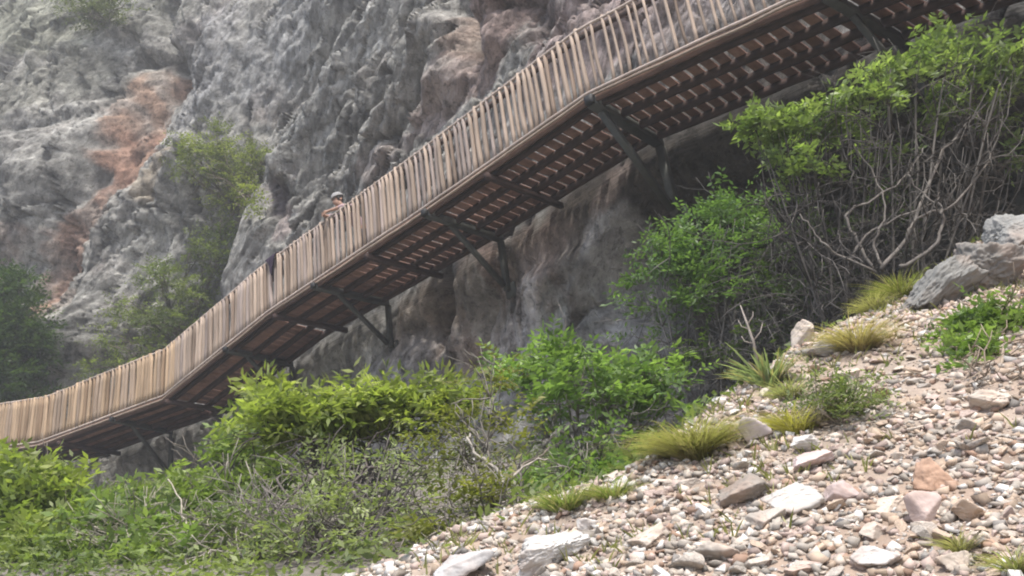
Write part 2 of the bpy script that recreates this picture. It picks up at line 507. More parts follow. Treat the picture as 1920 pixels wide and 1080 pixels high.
blend(0.6 * sstep(-0.15, 0.4, fbm(U * 0.5, Z * 0.4, 12.0, 4)), (0.37, 0.372, 0.36))
blend(0.6 * sstep(0.0, 0.45, (fbm(ra[3] * 0.3, ra[4] * 1.6, 22.0, 5) * (1 - ml) + fbm(rb[3] * 0.3, rb[4] * 1.6, 22.0, 5) * ml)), (0.18, 0.18, 0.175))
blend(0.5 * sstep(0.1, 0.5, fbm(U * 0.4 + 9, Z * 0.5, 33.0, 3)), (0.29, 0.245, 0.235))
blend(0.65 * sstep(0.05, 0.4, (fbm(ra[3] * 0.6, ra[4] * 3.6, 42.0, 4) * (1 - ml) + fbm(rb[3] * 0.6, rb[4] * 3.6, 42.0, 4) * ml)), (0.41, 0.41, 0.395))
blend(0.75 * sstep(0.12, 0.02, edge) * sstep(-0.1, 0.3, wob), (0.10, 0.10, 0.105))
blend(0.55 * (1 - 0.8 * under) * sstep(0.12, 0.45, wob2), (0.145, 0.145, 0.145))
st = fbm(ra[3] * 0.45 + 0.3 * wx, ra[4] * 7.0, 62.0, 4) * (1 - ml) + fbm(rb[3] * 0.45, rb[4] * 6.0, 62.0, 4) * ml
blend(0.7 * (1 - 0.85 * under) * sstep(0.12, 0.35, st), (0.44, 0.44, 0.425))
blend(0.7 * (1 - 0.85 * under) * sstep(-0.12, -0.35, st), (0.13, 0.13, 0.13))
wv = fbm(U * 4.5 + wx, Z * 0.30, 71.0, 4)
blend(under * 0.6 * sstep(0.08, 0.4, wv), (0.42, 0.405, 0.395))
blend(under * 0.5 * sstep(-0.08, -0.4, wv), (0.18, 0.155, 0.14))
blend(0.85 * crack * (1 - under), (0.06, 0.058, 0.055))
rust = fbm(U * 2.0 + 0.5 * wx, Z * 0.45, 95.0, 4)
for x1, y1, x2, y2, hw, c, amt in [
        (215, 320, 272, 135, 0.40, (0.37, 0.25, 0.19), 0.85), (150, 480, 215, 320, 0.35, (0.36, 0.235, 0.18), 0.7), (200, 345, 232, 250, 0.35, (0.30, 0.185, 0.145), 0.7), (230, 340, 262, 280, 0.25, (0.42, 0.27, 0.20), 0.7), (110, 520, 180, 380, 0.28, (0.36, 0.245, 0.20), 0.75), (72, 660, 120, 520, 0.34, (0.40, 0.26, 0.20), 0.8), (20, 520, 70, 440, 0.3, (0.36, 0.26, 0.22), 0.6),
        (150, 640, 165, 560, 0.3, (0.30, 0.22, 0.18), 0.5), (315, 375, 345, 300, 0.3, (0.44, 0.38, 0.30), 0.6), (0, 60, 150, 30, 1.7, (0.245, 0.26, 0.20), 0.6), (20, 190, 150, 140, 1.3, (0.23, 0.235, 0.20), 0.5),
        (160, 40, 330, 30, 0.9, (0.20, 0.205, 0.185), 0.5), (185, 180, 240, 90, 0.35, (0.10, 0.10, 0.10), 0.7), (240, 115, 300, 105, 0.22, (0.09, 0.085, 0.085), 0.8), (930, 100, 985, 0, 0.9, (0.25, 0.19, 0.18), 0.85),  # near-black entries paint the shade inside small caves
        (880, 100, 890, 0, 0.3, (0.36, 0.28, 0.24), 0.7), (1015, 60, 1040, -20, 0.4, (0.14, 0.11, 0.11), 0.8), (830, 200, 910, 130, 0.7, (0.36, 0.30, 0.285), 0.65), (720, 320, 830, 230, 0.3, (0.35, 0.30, 0.29), 0.5),
        (1120, 60, 1300, -40, 1.3, (0.33, 0.265, 0.265), 0.75), (1300, 40, 1420, -40, 1.0, (0.36, 0.33, 0.33), 0.6), (545, 395, 540, 350, 0.3, (0.12, 0.095, 0.105), 0.75), (545, 440, 560, 410, 0.25, (0.36, 0.30, 0.30), 0.6),  # the darkest entry paints shade into the purplish hole
        (1075, 480, 1130, 350, 1.0, (0.27, 0.185, 0.16), 0.85), (890, 640, 905, 500, 0.8, (0.25, 0.18, 0.155), 0.8), (770, 690, 800, 600, 0.7, (0.225, 0.185, 0.16), 0.7), (815, 640, 830, 530, 0.3, (0.13, 0.11, 0.095), 0.6),
        (1290, 400, 1400, 250, 2.2, (0.115, 0.105, 0.095), 0.85), (1150, 400, 1172, 325, 0.16, (0.46, 0.39, 0.37), 0.8), (985, 640, 1010, 570, 0.5, (0.40, 0.37, 0.37), 0.7), (1030, 560, 1045, 460, 0.5, (0.31, 0.255, 0.235), 0.6), (1195, 620, 1215, 470, 0.4, (0.62, 0.62, 0.64), 0.8), (1010, 650, 1030, 560, 0.3, (0.55, 0.53, 0.53), 0.7), (740, 740, 760, 700, 0.3, (0.60, 0.60, 0.62), 0.7), (1150, 620, 1170, 540, 0.3, (0.5, 0.5, 0.5), 0.6),  # the wide dark entry paints the deep shade of the recess
        (360, 200, 420, 60, 1.0, (0.30, 0.31, 0.335), 0.5), (600, 240, 720, 30, 1.2, (0.31, 0.325, 0.33), 0.45), (480, 160, 560, 20, 1.2, (0.285, 0.30, 0.325), 0.45), (700, 760, 760, 700, 0.7, (0.34, 0.335, 0.35), 0.6)]:
    red = c[0] > c[2] * 1.5
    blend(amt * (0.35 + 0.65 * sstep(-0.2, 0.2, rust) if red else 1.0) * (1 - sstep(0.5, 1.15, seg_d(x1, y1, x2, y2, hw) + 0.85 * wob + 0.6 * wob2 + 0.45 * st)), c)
colr = colr * np.array([0.82, 0.80, 0.765])
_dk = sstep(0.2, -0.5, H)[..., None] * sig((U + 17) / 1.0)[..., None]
colr = colr * (1 - (0.02 + 0.50 * sig((U + 6.4) / 0.5))[..., None] * _dk)                                      # shade below the deck painted into the rock colour, deepest at right
nz, nu = U.shape
ii = np.arange(nz - 1)[:, None] * nu + np.arange(nu - 1)[None, :]
cf = np.stack([ii, ii + 1, ii + nu + 1, ii + nu], -1).reshape(-1, 4)
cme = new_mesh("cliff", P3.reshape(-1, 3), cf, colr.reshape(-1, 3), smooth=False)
_at = cme.attributes.new("Strata", 'FLOAT_VECTOR', 'POINT')
_at.data.foreach_set("vector", np.stack([(U * 0.545 + Z * 0.839) * (1 - under) + Z * under, (-U * 0.839 + Z * 0.545) * (1 - under) - U * 0.32 * under, Vv], -1).astype(np.float32).ravel())
cliff = link("cliff", cme, M_CLIFF)
tag(cliff, kind="structure")


def cliff_point(px, py):
    """where a sight line meets the finished cliff"""
    r = ray(px, py); r = r / np.linalg.norm(r)
    k = np.arange(6, 60, 0.03)
    p = k[:, None] * r
    uu, zz = p @ tv, p[:, 2]
    iu = np.clip(np.searchsorted(ug, uu), 0, len(ug) - 1); iz = np.clip(np.searchsorted(zg, zz), 0, len(zg) - 1)
    d = p @ cv - Vv[iz, iu]
    i = np.argmax(d > 0) if (d > 0).any() else len(k) - 1
    return p[i]


# ------------------------------------------------------------------ ground
EYE, GA, GB = 1.6, 0.62, 0.10


def plane_at(px, py):
    r = ray(px, py)
    den = GA * r[1] + GB * r[0] - r[2]
    return r * (EYE / max(den, 0.03))


crest = np.array([plane_at(*p)[:2] for p in [(560, 1250), (760, 1085), (880, 1010), (1000, 950), (1130, 900), (1250, 855), (1340, 765), (1420, 700), (1480, 650), (1600, 585), (1700, 535), (1810, 455), (1920, 395)]])
crest = np.vstack([crest[0] + [-1.2, -3.0], crest, crest[-1] + [0.9, 0.9], crest[-1] + [6, 4.0]])


def crest_sd(x, y):
    """signed distance to the crest line: positive on the scree side"""
    best = np.full(x.shape, 1e9); sgn = np.ones(x.shape)
    for a, b in zip(crest[:-1], crest[1:]):
        d = b - a; t = np.clip(((x - a[0]) * d[0] + (y - a[1]) * d[1]) / (d @ d), 0, 1)
        qx, qy = a[0] + t * d[0] - x, a[1] + t * d[1] - y
        dist = np.hypot(qx, qy)
        cr = d[0] * (y - a[1]) - d[1] * (x - a[0])
        sgn = np.where(dist < best, np.where(cr > 0, -1.0, 1.0), sgn); best = np.minimum(best, dist)
    return best * sgn


def ground_z(x, y, detail=True):
    x = np.asarray(x, float); y = np.asarray(y, float)
    sd = crest_sd(x, y)
    pl = -EYE + GA * y + GB * x
    pl = np.where(y < 0, -EYE + 0.25 * np.maximum(y, -12) + GB * np.clip(x, -20, 20), pl)
    gul = np.minimum(-0.85 + 0.30 * y - 0.02 * np.clip(x, -20, 20), pl - 0.1)
    gul = np.where(y > 16, -0.85 + 0.30 * 16 + 0.1 * (np.minimum(y, 90) - 16), gul)
    pl = np.where(y > 20, gul, pl)
    m = sstep(-1.0, 0.1, sd)
    z = pl * m + gul * (1 - m)
    if detail:
        z = z + 0.10 * fbm(x * 0.9, y * 0.9, 0.5, 3) * (0.6 + 0.4 * m) + 0.035 * fbm(x * 4, y * 4, 6.5, 3)
    return z


def ground_hit(px, py, near=1.2):
    r = ray(px, py); r = r / r[1]
    y = np.arange(near, 14, 0.01)
    d = ground_z(r[0] * y, y) - r[2] * y
    i = np.argmax(d > 0) if (d > 0).any() else len(y) - 1
    return r * y[i]


xg = np.concatenate([np.linspace(-220, -26, 16), np.arange(-25, -4, 0.4), np.arange(-4, 7, 0.07), np.arange(7, 20, 0.5), np.linspace(21, 220, 14)])
yg = np.concatenate([np.linspace(-220, -8, 14), np.arange(-7, 1, 0.5), np.arange(1, 9.0, 0.06), np.arange(9.0, 24, 0.3), np.linspace(25, 220, 14)])
X, Y = np.meshgrid(xg, yg)
Zt = ground_z(X, Y)
SD = crest_sd(X, Y)
gc = np.ones(X.shape + (3,)) * np.array([0.29, 0.225, 0.18])
gm = sstep(-0.2, 0.4, fbm(X * 0.8, Y * 0.8, 3.0, 4))[..., None]
gc = gc * (1 - gm) + np.array([0.32, 0.275, 0.235]) * gm
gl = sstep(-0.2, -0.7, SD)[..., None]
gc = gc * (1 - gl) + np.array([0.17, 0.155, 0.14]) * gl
n0, n1 = X.shape
ii = np.arange(n0 - 1)[:, None] * n1 + np.arange(n1 - 1)[None, :]
gf = np.stack([ii, ii + 1, ii + n1 + 1, ii + n1], -1).reshape(-1, 4)
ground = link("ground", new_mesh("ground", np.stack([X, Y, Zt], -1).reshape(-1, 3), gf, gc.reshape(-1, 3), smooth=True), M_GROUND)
tag(ground, kind="structure")


# ------------------------------------------------------------------ stones
def ico(sub):
    t = (1 + 5 ** 0.5) / 2
    V = [(-1, t, 0), (1, t, 0), (-1, -t, 0), (1, -t, 0), (0, -1, t), (0, 1, t), (0, -1, -t), (0, 1, -t), (t, 0, -1), (t, 0, 1), (-t, 0, -1), (-t, 0, 1)]
    Fc = [(0, 11, 5), (0, 5, 1), (0, 1, 7), (0, 7, 10), (0, 10, 11), (1, 5, 9), (5, 11, 4), (11, 10, 2), (10, 7, 6), (7, 1, 8), (3, 9, 4), (3, 4, 2), (3, 2, 6), (3, 6, 8), (3, 8, 9), (4, 9, 5), (2, 4, 11), (6, 2, 10), (8, 6, 7), (9, 8, 1)]
    V = [np.array(v) / np.linalg.norm(v) for v in V]
    for _ in range(sub):
        cache = {}; nf = []

        def mid(a, b):
            k = (min(a, b), max(a, b))
            if k not in cache:
                m = V[a] + V[b]; V.append(m / np.linalg.norm(m)); cache[k] = len(V) - 1
            return cache[k]
        for a, b, c in Fc:
            ab, bc, ca = mid(a, b), mid(b, c), mid(c, a)
            nf += [(a, ab, ca), (b, bc, ab), (c, ca, bc), (ab, bc, ca)]
        Fc = nf
    return np.array(V), np.array(Fc)


ICO = [ico(k) for k in range(6)]


def rock_shape(sub, seed, dims=(1, 1, 1), planes=11, rough=0.06):
    """an angular broken stone: a ball cut by random planes"""
    r = np.random.default_rng(seed)
    V, Fc = ICO[sub]
    n = r.normal(size=(planes, 3)); n /= np.linalg.norm(n, axis=1)[:, None]
    d = r.uniform(0.26, 0.66, planes)
    dot = V @ n.T
    rad = np.where(dot > 0.05, d[None] / np.maximum(dot, 0.05), 9).min(1)
    rad = np.minimum(rad, 1.3)
    nz_ = fbm(V[:, 0] * 2.2 + seed, V[:, 1] * 2.2, V[:, 2] * 2.2, 5, 0.65)
    P = V * (rad * (1 + rough * 2.2 * nz_))[:, None]
    P = P / np.abs(P).max(0)
    return P * np.asarray(dims) * 0.5, Fc


TAN, PINK, PALE, GREY, DGREY, BROWN, WHITE = (0.43, 0.34, 0.265), (0.42, 0.335, 0.295), (0.48, 0.42, 0.36), (0.38, 0.345, 0.305), (0.24, 0.225, 0.21), (0.32, 0.22, 0.165), (0.56, 0.54, 0.51)


def frame_at(p):
    """ground axes at a point: along the slope to the right, up-slope, normal"""
    e = 0.15
    gx = (ground_z(p[0] + e, p[1]) - ground_z(p[0] - e, p[1])) / (2 * e); gy = (ground_z(p[0], p[1] + e) - ground_z(p[0], p[1] - e)) / (2 * e)
    n = np.array([-gx, -gy, 1.0]); return n / np.linalg.norm(n)


def boulder(px, py, w, h, label, colour, seed, ang=0.0, deep=1.0, name="boulder", sink=0.25, sub=4, tilt=0.0, planes=12, rough=0.07, lift=0.0):
    """w, h: picture size in pixels of the stone, centred at px, py and resting on the slope"""
    p = ground_hit(px, py + 0.35 * h)
    q_ = plane_at(px, py + 0.35 * h)
    if p[1] > q_[1] + 0.35: p = q_                       # on the rounded edge of the crest
    D = p @ fw
    W, Hh = w * D / F, h * D / F
    V, Fc = rock_shape(5 if w > 140 else sub, seed, (W * 1.05, W * deep * 0.8, Hh * 1.15), 16 if w > 140 else planes, 0.17 if w > 140 else (rough * 1.7 if w > 75 else rough))
    a = ROLL * -1 + math.radians(ang)
    R = np.array(Matrix.Rotation(math.radians(tilt), 3, 'X') @ Matrix.Rotation(-a, 3, 'Y'))
    V = V @ R.T
    c = p + ZUP * (Hh * (0.5 - sink) + lift)
    cc = np.ones((len(V), 3)) * np.array(colour)
    mm = sstep(-0.1, 0.4, fbm(V[:, 0] * 5 / max(W, .05) * .4 + seed, V[:, 1] * 2 / max(W, .05), V[:, 2] * 2 / max(W, .05), 3))[:, None]
    cc = cc * (1 - 0.35 * mm) + np.array(BROWN) * 1.1 * 0.35 * mm
    me = new_mesh(name, V, Fc, cc)
    o = link(name, me, M_STONE); o.location = tuple(c)
    return tag(o, label, "boulder" if w > 75 else "stone")


BOULDERS = [
    (1772, 535, 205, 100, "long grey bedrock slab leaning up along the crest of the slope", (0.19, 0.19, 0.18), 3, 40, 0.8, 0.15),
    (1868, 500, 190, 120, "grey rock block with brown hollow underside at top of scree", (0.19, 0.18, 0.165), 8, 24, 0.9, 0.15),
    (1902, 440, 170, 100, "pale grey rock topping the outcrop on the upper right", (0.24, 0.24, 0.23), 14, 32, 0.9, 0.15),
    (1512, 622, 82, 42, "pale tilted stone above a flat dark slab at the scree crest", PALE, 21, 38, 0.9, 0.05),
    (1540, 655, 110, 36, "flat dark grey slab just under the pale tilted stone", DGREY, 23, 8, 0.9, 0.2),
    (1412, 812, 74, 58, "grey pink boulder beside the round olive grass tuft", (0.42, 0.37, 0.365), 31, 15, 0.9, 0.2),
    (1515, 868, 104, 36, "flat pinkish slab with shadow under its right edge", (0.50, 0.41, 0.40), 35, 14, 0.9, 0.1),
    (1522, 833, 78, 30, "bluish white flat stone above the pinkish slab", WHITE, 38, 5, 0.9, 0.2),
    (1398, 922, 112, 62, "dark brown grey boulder tucked left of a rounded pale one", (0.24, 0.215, 0.19), 41, 10, 0.9, 0.2),
    (1476, 930, 132, 72, "rounded pale grey boulder right of the dark brown one", (0.46, 0.44, 0.415), 44, 18, 0.9, 0.2),
    (1440, 972, 74, 42, "small wedge of grey stone below the rounded pale boulder", GREY, 47, -10, 0.9, 0.2),
    (1752, 895, 118, 62, "reddish brown broken boulder among tan rubble", (0.40, 0.265, 0.19), 52, -18, 0.9, 0.2),
    (1676, 942, 96, 56, "cream stone leaning against the reddish brown boulder", (0.56, 0.48, 0.40), 55, 28, 0.9, 0.15),
    (1738, 962, 74, 80, "upright pink block below the reddish brown boulder", (0.47, 0.375, 0.34), 58, 8, 0.8, 0.2),
    (1640, 990, 66, 54, "pointed pale stone left of the upright pink block", PALE, 61, 25, 0.9, 0.2),
    (1642, 1042, 120, 46, "long light grey stone low on the scree with a shadowed base", (0.49, 0.465, 0.44), 64, 8, 0.9, 0.2),
    (1868, 752, 92, 44, "pale stone under the small leafy bush on the scree", PALE, 67, 12, 0.9, 0.15),
    (1030, 1030, 165, 70, "big whitish sunlit boulder at the lower edge of the scree", (0.46, 0.45, 0.43), 71, 22, 0.9, 0.25),
    (862, 1052, 140, 72, "smooth bluish grey boulder below the bare forked branch", (0.42, 0.42, 0.42), 175, 12, 0.9, 0.25),
    (1092, 978, 66, 42, "small white stone just above the big whitish boulder", WHITE, 78, 10, 0.9, 0.2),
    (1580, 925, 70, 44, "mauve stone between the pale rounded boulder and cream stone", (0.44, 0.37, 0.36), 82, 12, 0.9, 0.2),
    (1812, 960, 96, 46, "flat tan slab right of the upright pink block", TAN, 85, -12, 0.9, 0.15),
    (1290, 905, 84, 34, "low grey ledge stone below the olive grass tuft", GREY, 88, 20, 0.9, 0.25),
    (1352, 1035, 92, 40, "grey stone in pale grass at the foot of the scree", GREY, 91, 6, 0.9, 0.25),
    (1210, 1010, 80, 44, "light stone between the whitish boulder and the grassy scree foot", PALE, 94, 12, 0.9, 0.25),
    (1600, 700, 60, 26, "flat light stone on the bare dusty patch near the crest", PALE, 97, 15, 0.9, 0.2),
    (1500, 1060, 90, 36, "dusty pink stone at the bottom edge below the grey wedge", PINK, 100, 8, 0.9, 0.25),
    (1800, 1050, 84, 40, "tan grey stone at the bottom right among small rubble", (0.45, 0.39, 0.33), 103, -8, 0.9, 0.25),
]
taken = []
for b_ in BOULDERS:
    px_, py_, w_, h_, lab_, c_, sd_, an_, dp_, sk_ = b_
    boulder(px_, py_, w_, h_, lab_, c_, sd_, an_, dp_, sink=sk_, name="boulder" if w_ > 75 else "stone")
    taken.append((px_, py_, max(w_, h_) * 0.5))


def scree_colour(x, y, r):
    """warm tan and pink up the right, greyer and whiter towards the lower left"""
    t = np.clip((x + 0.5) / 3.5 + 0.15 * fbm(x * 1.3, y * 1.3, 7.0, 2), 0, 1)
    pal = np.array([TAN, PINK, PALE, GREY, WHITE, BROWN, DGREY])
    wr = np.array([0.34, 0.26, 0.18, 0.08, 0.04, 0.07, 0.03]); wl = np.array([0.10, 0.13, 0.24, 0.27, 0.18, 0.03, 0.05])
    out = np.zeros((len(x), 3))
    q = r.random(len(x))
    for i in range(len(x)):
        cw = np.cumsum(wr * t[i] + wl * (1 - t[i])); out[i] = pal[min(np.searchsorted(cw, q[i] * cw[-1]), 6)]
    return out * r.uniform(0.6, 1.15, (len(x), 1))


# 285 middling stones, each an object; nine shapes, shared meshes per shape and colour
r2 = np.random.default_rng(5)
shapes = [rock_shape(4, 300 + k, (1, r2.uniform(0.5, 0.85), r2.uniform(0.35, 0.65)), 8, 0.02) for k in range(12)]
pal_names = [("tan", TAN), ("pinkish", PINK), ("pale", PALE), ("grey", GREY), ("whitish", WHITE), ("brown", BROWN)]
stone_me = {}
for k, (V, Fc) in enumerate(shapes):
    for nm, c in pal_names:
        stone_me[(k, nm)] = new_mesh("stone", V, Fc, np.ones((len(V), 3)) * np.array(c))
cnt = 0
tries = 0
while cnt < 285 and tries < 6000:
    tries += 1
    px_, py_ = r2.uniform(960, 1925), r2.uniform(560, 1085)
    p = ground_hit(px_, py_)
    if crest_sd(np.array([p[0]]), np.array([p[1]]))[0] < 0.12: continue
    if 1740 < px_ and 600 < py_ < 740: continue
    if any(abs(px_ - a) < rr + 3 and abs(py_ - b) < rr * 0.55 + 4 for a, b, rr in taken): continue
    D = p @ fw
    if r2.random() > (D / 4.5): pass
    size = r2.choice([0.046, 0.057, 0.072, 0.092, 0.12], p=[.3, .32, .22, .11, .05]) * r2.uniform(0.85, 1.15)
    taken.append((px_, py_, size * F / D * 0.42))
    t = np.clip((p[0] + 0.5) / 3.5, 0, 1)
    w = np.array([.34, .28, .18, .10, .04, .06]) * t + np.array([.08, .14, .27, .30, .18, .03]) * (1 - t)
    nm = pal_names[r2.choice(6, p=w / w.sum())][0]
    o = link("stone", stone_me[(int(r2.integers(12)), nm)], M_STONE)
    o.location = (p[0], p[1], ground_z(p[0], p[1]) + size * 0.12)
    o.scale = (size, size, size)
    o.rotation_euler = (0.5 + r2.normal() * 0.25, r2.normal() * 0.25 - 0.1, r2.uniform(0, 6.28))
    tag(o, "small loose %s stone lying among the scree rubble" % nm, "stone", "small loose %s stones in the scree" % nm)
    cnt += 1

# the rest of the rubble: nobody could count it
r3 = np.random.default_rng(9)
NS = 320000
gx = r3.uniform(-1.8, 9.5, NS); gy = r3.uniform(1.2, 8.3, NS)
sdv = crest_sd(gx, gy)
lumpy = fbm(gx * 1.1, gy * 1.1, 55.0, 3)
keep = (sdv > -0.7) & (gx < 1.05 * gy + 1.8) & (gx > -0.3 * gy - 0.6) & (r3.random(NS) < (0.80 + 1.1 * lumpy) * sstep(-0.75, 0.0, sdv))
_dp = ground_hit(1650, 705)
keep &= (np.hypot((gx - _dp[0]) / 0.55, (gy - _dp[1]) / 0.5) + 0.6 * lumpy > 1.0) | (r3.random(NS) < 0.3)
gx, gy = gx[keep], gy[keep]; NS = len(gx)
gs = 0.009 + 0.040 * r3.random(NS) ** 2.8
gz = ground_z(gx, gy) + gs * 0.15
Vi = np.array([(x, y, z) for x in (-1, 1) for y in (-1, 1) for z in (-1, 1)], float) * 0.62
Fi = np.array([(0, 1, 3, 2), (4, 6, 7, 5), (0, 4, 5, 1), (2, 3, 7, 6), (0, 2, 6, 4), (1, 5, 7, 3)])
q = r3.normal(size=(NS, 4)); q /= np.linalg.norm(q, axis=1)[:, None]
w_, x_, y_, z_ = q.T
Rm = np.stack([1 - 2 * (y_ * y_ + z_ * z_), 2 * (x_ * y_ - z_ * w_), 2 * (x_ * z_ + y_ * w_), 2 * (x_ * y_ + z_ * w_), 1 - 2 * (x_ * x_ + z_ * z_), 2 * (y_ * z_ - x_ * w_),
               2 * (x_ * z_ - y_ * w_), 2 * (y_ * z_ + x_ * w_), 1 - 2 * (x_ * x_ + y_ * y_)], -1).reshape(-1, 3, 3)
base = Vi[None] * (1 + r3.uniform(-0.55, 0.35, (NS, 8, 3)))
base = base * r3.uniform(0.35, 1.1, (NS, 1, 3)) * gs[:, None, None] * 0.8
Vg = np.einsum('nij,nkj->nki', Rm, base)
Vg[..., 2] *= 0.8
Vg = Vg + np.stack([gx, gy, gz], -1)[:, None]
Fg = (Fi[None] + (np.arange(NS) * 8)[:, None, None]).reshape(-1, 4)
gcol = np.repeat(scree_colour(gx, gy, r3), 8, axis=0)
scree = link("gravel", new_mesh("gravel", Vg.reshape(-1, 3), Fg, gcol), M_GRAVEL)
tag(scree, "loose tan and grey rubble covering the sunlit slope", "gravel", kind="stuff")

# ------------------------------------------------------------------ walkway (one thing)
s0 = s_at(-60) - 3.0; s1 = s_at(1900) + 2.5
wp = path(s_at(800))[0]
walk = empty("boardwalk", (0, 0, 0), "long wooden boardwalk with stick railing cantilevered off the cliff on dark brackets", "boardwalk")
rw = np.random.default_rng(21)

mb = MB()
s = s0
while s < s1:
    wd = rw.uniform(0.135, 0.155)
    P, T, C = path(s + wd / 2)
    n = np.cross(C, T); n = n if n[2] > 0 else -n
    e0, e1 = rw.uniform(-0.02, 0.03), rw.uniform(-0.05, 0.04)
    c = P + C * (DW / 2 + (e1 - e0) / 2) - n * (0.0 + rw.uniform(0, 0.006)) - n * 0.014
    k = rw.uniform(0.75, 1.2)
    mb.box(c, C, T, n, DW / 2 + (e0 + e1) / 2, wd / 2, 0.011, np.array((0.24, 0.14, 0.11)) * k, 0.003)
    pxd = np.interp(np.interp(s, S_ARC, PAR), np.arange(len(KPX)), KPX)
    s += wd + (rw.choice([0.028, 0.038, 0.048], p=[.3, .4, .3]) if pxd > 1050 else (rw.choice([0.024, 0.034, 0.044], p=[.3, .4, .3]) if pxd > 600 else rw.uniform(0.005, 0.02)))
mb.build("deck", M_DECK, walk)

ss = np.arange(s0, s1, 0.12)
P, T, C = path(ss)
Nn = np.cross(C, T); Nn *= np.sign(Nn[:, 2:3])


def strip(name, w, dz, hw, hh, col, m, wob=0.0, k4=True):
    b = MB()
    CC = P + C * w + Nn * dz
    if wob:
        CC = CC + np.stack([fbm(ss * 0.9, 0 * ss + w * 7, 0 * ss + i * 9.0 + dz, 2) for i in range(3)], -1) * wob
    if k4:
        S = [(-hw, -hh), (hw, -hh), (hw, hh), (-hw, hh)]
    else:
        S = [(hw * math.cos(a), hh * math.sin(a)) for a in np.arange(8) * math.pi / 4]
    cc = np.repeat((0.85 + 0.3 * rw.random(len(ss) // 18 + 2)), 18)[:len(ss)]
    b.sweep(CC, C, Nn, S)
    colv = np.vstack([np.repeat(cc, len(S))[:, None] * np.array(col), np.array([col, col])])
    b.C = [colv]
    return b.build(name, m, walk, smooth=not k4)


for w in (0.10, 0.53, 0.96, 1.40):
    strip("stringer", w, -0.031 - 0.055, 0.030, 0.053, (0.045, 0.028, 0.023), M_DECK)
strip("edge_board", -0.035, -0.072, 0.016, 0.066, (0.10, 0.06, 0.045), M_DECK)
strip("bottom_rail", -0.040, 0.035, 0.024, 0.022, (0.45, 0.38, 0.33), M_WOOD, 0.012, False)
strip("edge_pole", -0.078, -0.062, 0.017, 0.017, (0.30, 0.24, 0.19), M_WOOD, 0.03, False)
strip("handrail", -0.020, 1.10, 0.022, 0.022, (0.42, 0.35, 0.30), M_WOOD, 0.022, False)
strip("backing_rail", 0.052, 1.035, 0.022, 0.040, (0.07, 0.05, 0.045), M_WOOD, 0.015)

# uprights: the hundred nearest each a part, the far ones one part
sp = []
s = s_at(1560)
while s > s0:
    px_here = np.interp(np.interp(s, S_ARC, PAR), np.arange(len(KPX)), KPX)
    gap = 0.135 if px_here > 1120 else (0.118 if px_here > 480 else 0.105)
    sp.append((s, px_here)); s -= gap * rw.uniform(0.78, 1.25)
s = s_at(1560) + 0.135
while s < s1 - 0.2:
    sp.append((s, 1700.0)); s += 0.135 * rw.uniform(0.78, 1.25)
rest = MB()
for i, (s, pxh) in enumerate(sp):
    P1, T1, C1 = path(s)
    rr = rw.uniform(0.019, 0.026) if pxh > 1120 else (rw.uniform(0.028, 0.043) if pxh > 480 else rw.uniform(0.036, 0.050))
    base = P1 - C1 * 0.012 + ZUP * 0.01
    tilt = rw.normal() * 0.012
    nseg = 6
    hh = np.linspace(0, 1.10 + rw.uniform(-0.01, 0.03), nseg)
    bend = rw.normal(size=2) * 0.012
    pts = base + hh[:, None] * ZUP + (hh * tilt + bend[0] * np.sin(hh * 2.9))[:, None] * T1 * [1, 1, 0] + (bend[1] * 0.6 * np.sin(hh * 2.9))[:, None] * C1
    rad = rr * (1.06 - 0.16 * hh / 1.1) * (1 + 0.05 * rw.normal(size=nseg))
    base_c = np.array((0.42, 0.335, 0.255)) if rw.random() < 0.62 else (np.array((0.36, 0.30, 0.255)) if rw.random() < 0.6 else np.array((0.27, 0.205, 0.15)))
    if pxh < 330: base_c = base_c * np.array((1.02, 0.94, 0.78))
    c = base_c * np.array((0.90, 0.89, 0.93)) * rw.uniform(0.66, 1.0)
    if i < 100:
        b = MB(); b.tube(pts, rad, 7, c); b.build("picket", M_WOOD, walk, smooth=True)
    else:
        rest.tube(pts, rad, 7, c)
tag(rest.build("pickets", M_WOOD, walk, smooth=True), kind="stuff")

STEEL = (0.05, 0.052, 0.046)
# thick posts of the railing at the bracket stations
BR = [(1112, 0.070, 1.12), (805, 0.056, 0.90), (610, 0.054, 0.86), (435, 0.052, 0.86), (222, 0.050, 0.95), (1560, 0.055, 1.0), (1880, 0.05, 1.1)]
for px_, th, L_ in BR:
    s = s_at(px_); P1, T1, C1 = path(s)
    Th = T1 * [1, 1, 0]; Th /= np.linalg.norm(Th)
    n = ZUP
    b = MB()
    zb = -0.06 - th
    b.box(P1 + C1 * (DW / 2 - 0.03) + n * zb, C1, Th, n, DW / 2 + 0.04, th, th, STEEL, 0.006)
    br = b.build("bracket", M_STEEL, walk)
    b = MB(); leg_top = P1 + C1 * (DW + 0.012) + n * (zb - th); leg_bot = leg_top - n * L_
    b.box((leg_top + leg_bot) / 2, n, C1, Th, L_ / 2, th * 0.85, th * 0.8, STEEL, 0.005); b.build("leg", M_STEEL, br)
    a0 = P1 + C1 * (0.12 if th > 0.06 else 0.42) + n * (zb - th); a1 = leg_bot + n * 0.06 - C1 * th
    d = a1 - a0; Ld = np.linalg.norm(d); d /= Ld; e = np.cross(d, Th)
    b = MB(); b.box((a0 + a1) / 2, d, Th, e, Ld / 2 - 0.01, th * 0.68, th * 0.68, STEEL, 0.005); b.build("strut", M_STEEL, br)
    b = MB(); b.box(leg_bot + n * 0.02 + C1 * (th + 0.03), C1, Th, n, 0.02, th * 1.9, th * 2.2, STEEL); b.build("foot_plate", M_STEEL, br)
    b = MB(); b.box(P1 - C1 * 0.10 + n * (zb + 0.01), C1, Th, n, 0.035, th * 0.9, th * 0.9, (0.02, 0.02, 0.02), 0.004); b.build("end_cap", M_STEEL, br)
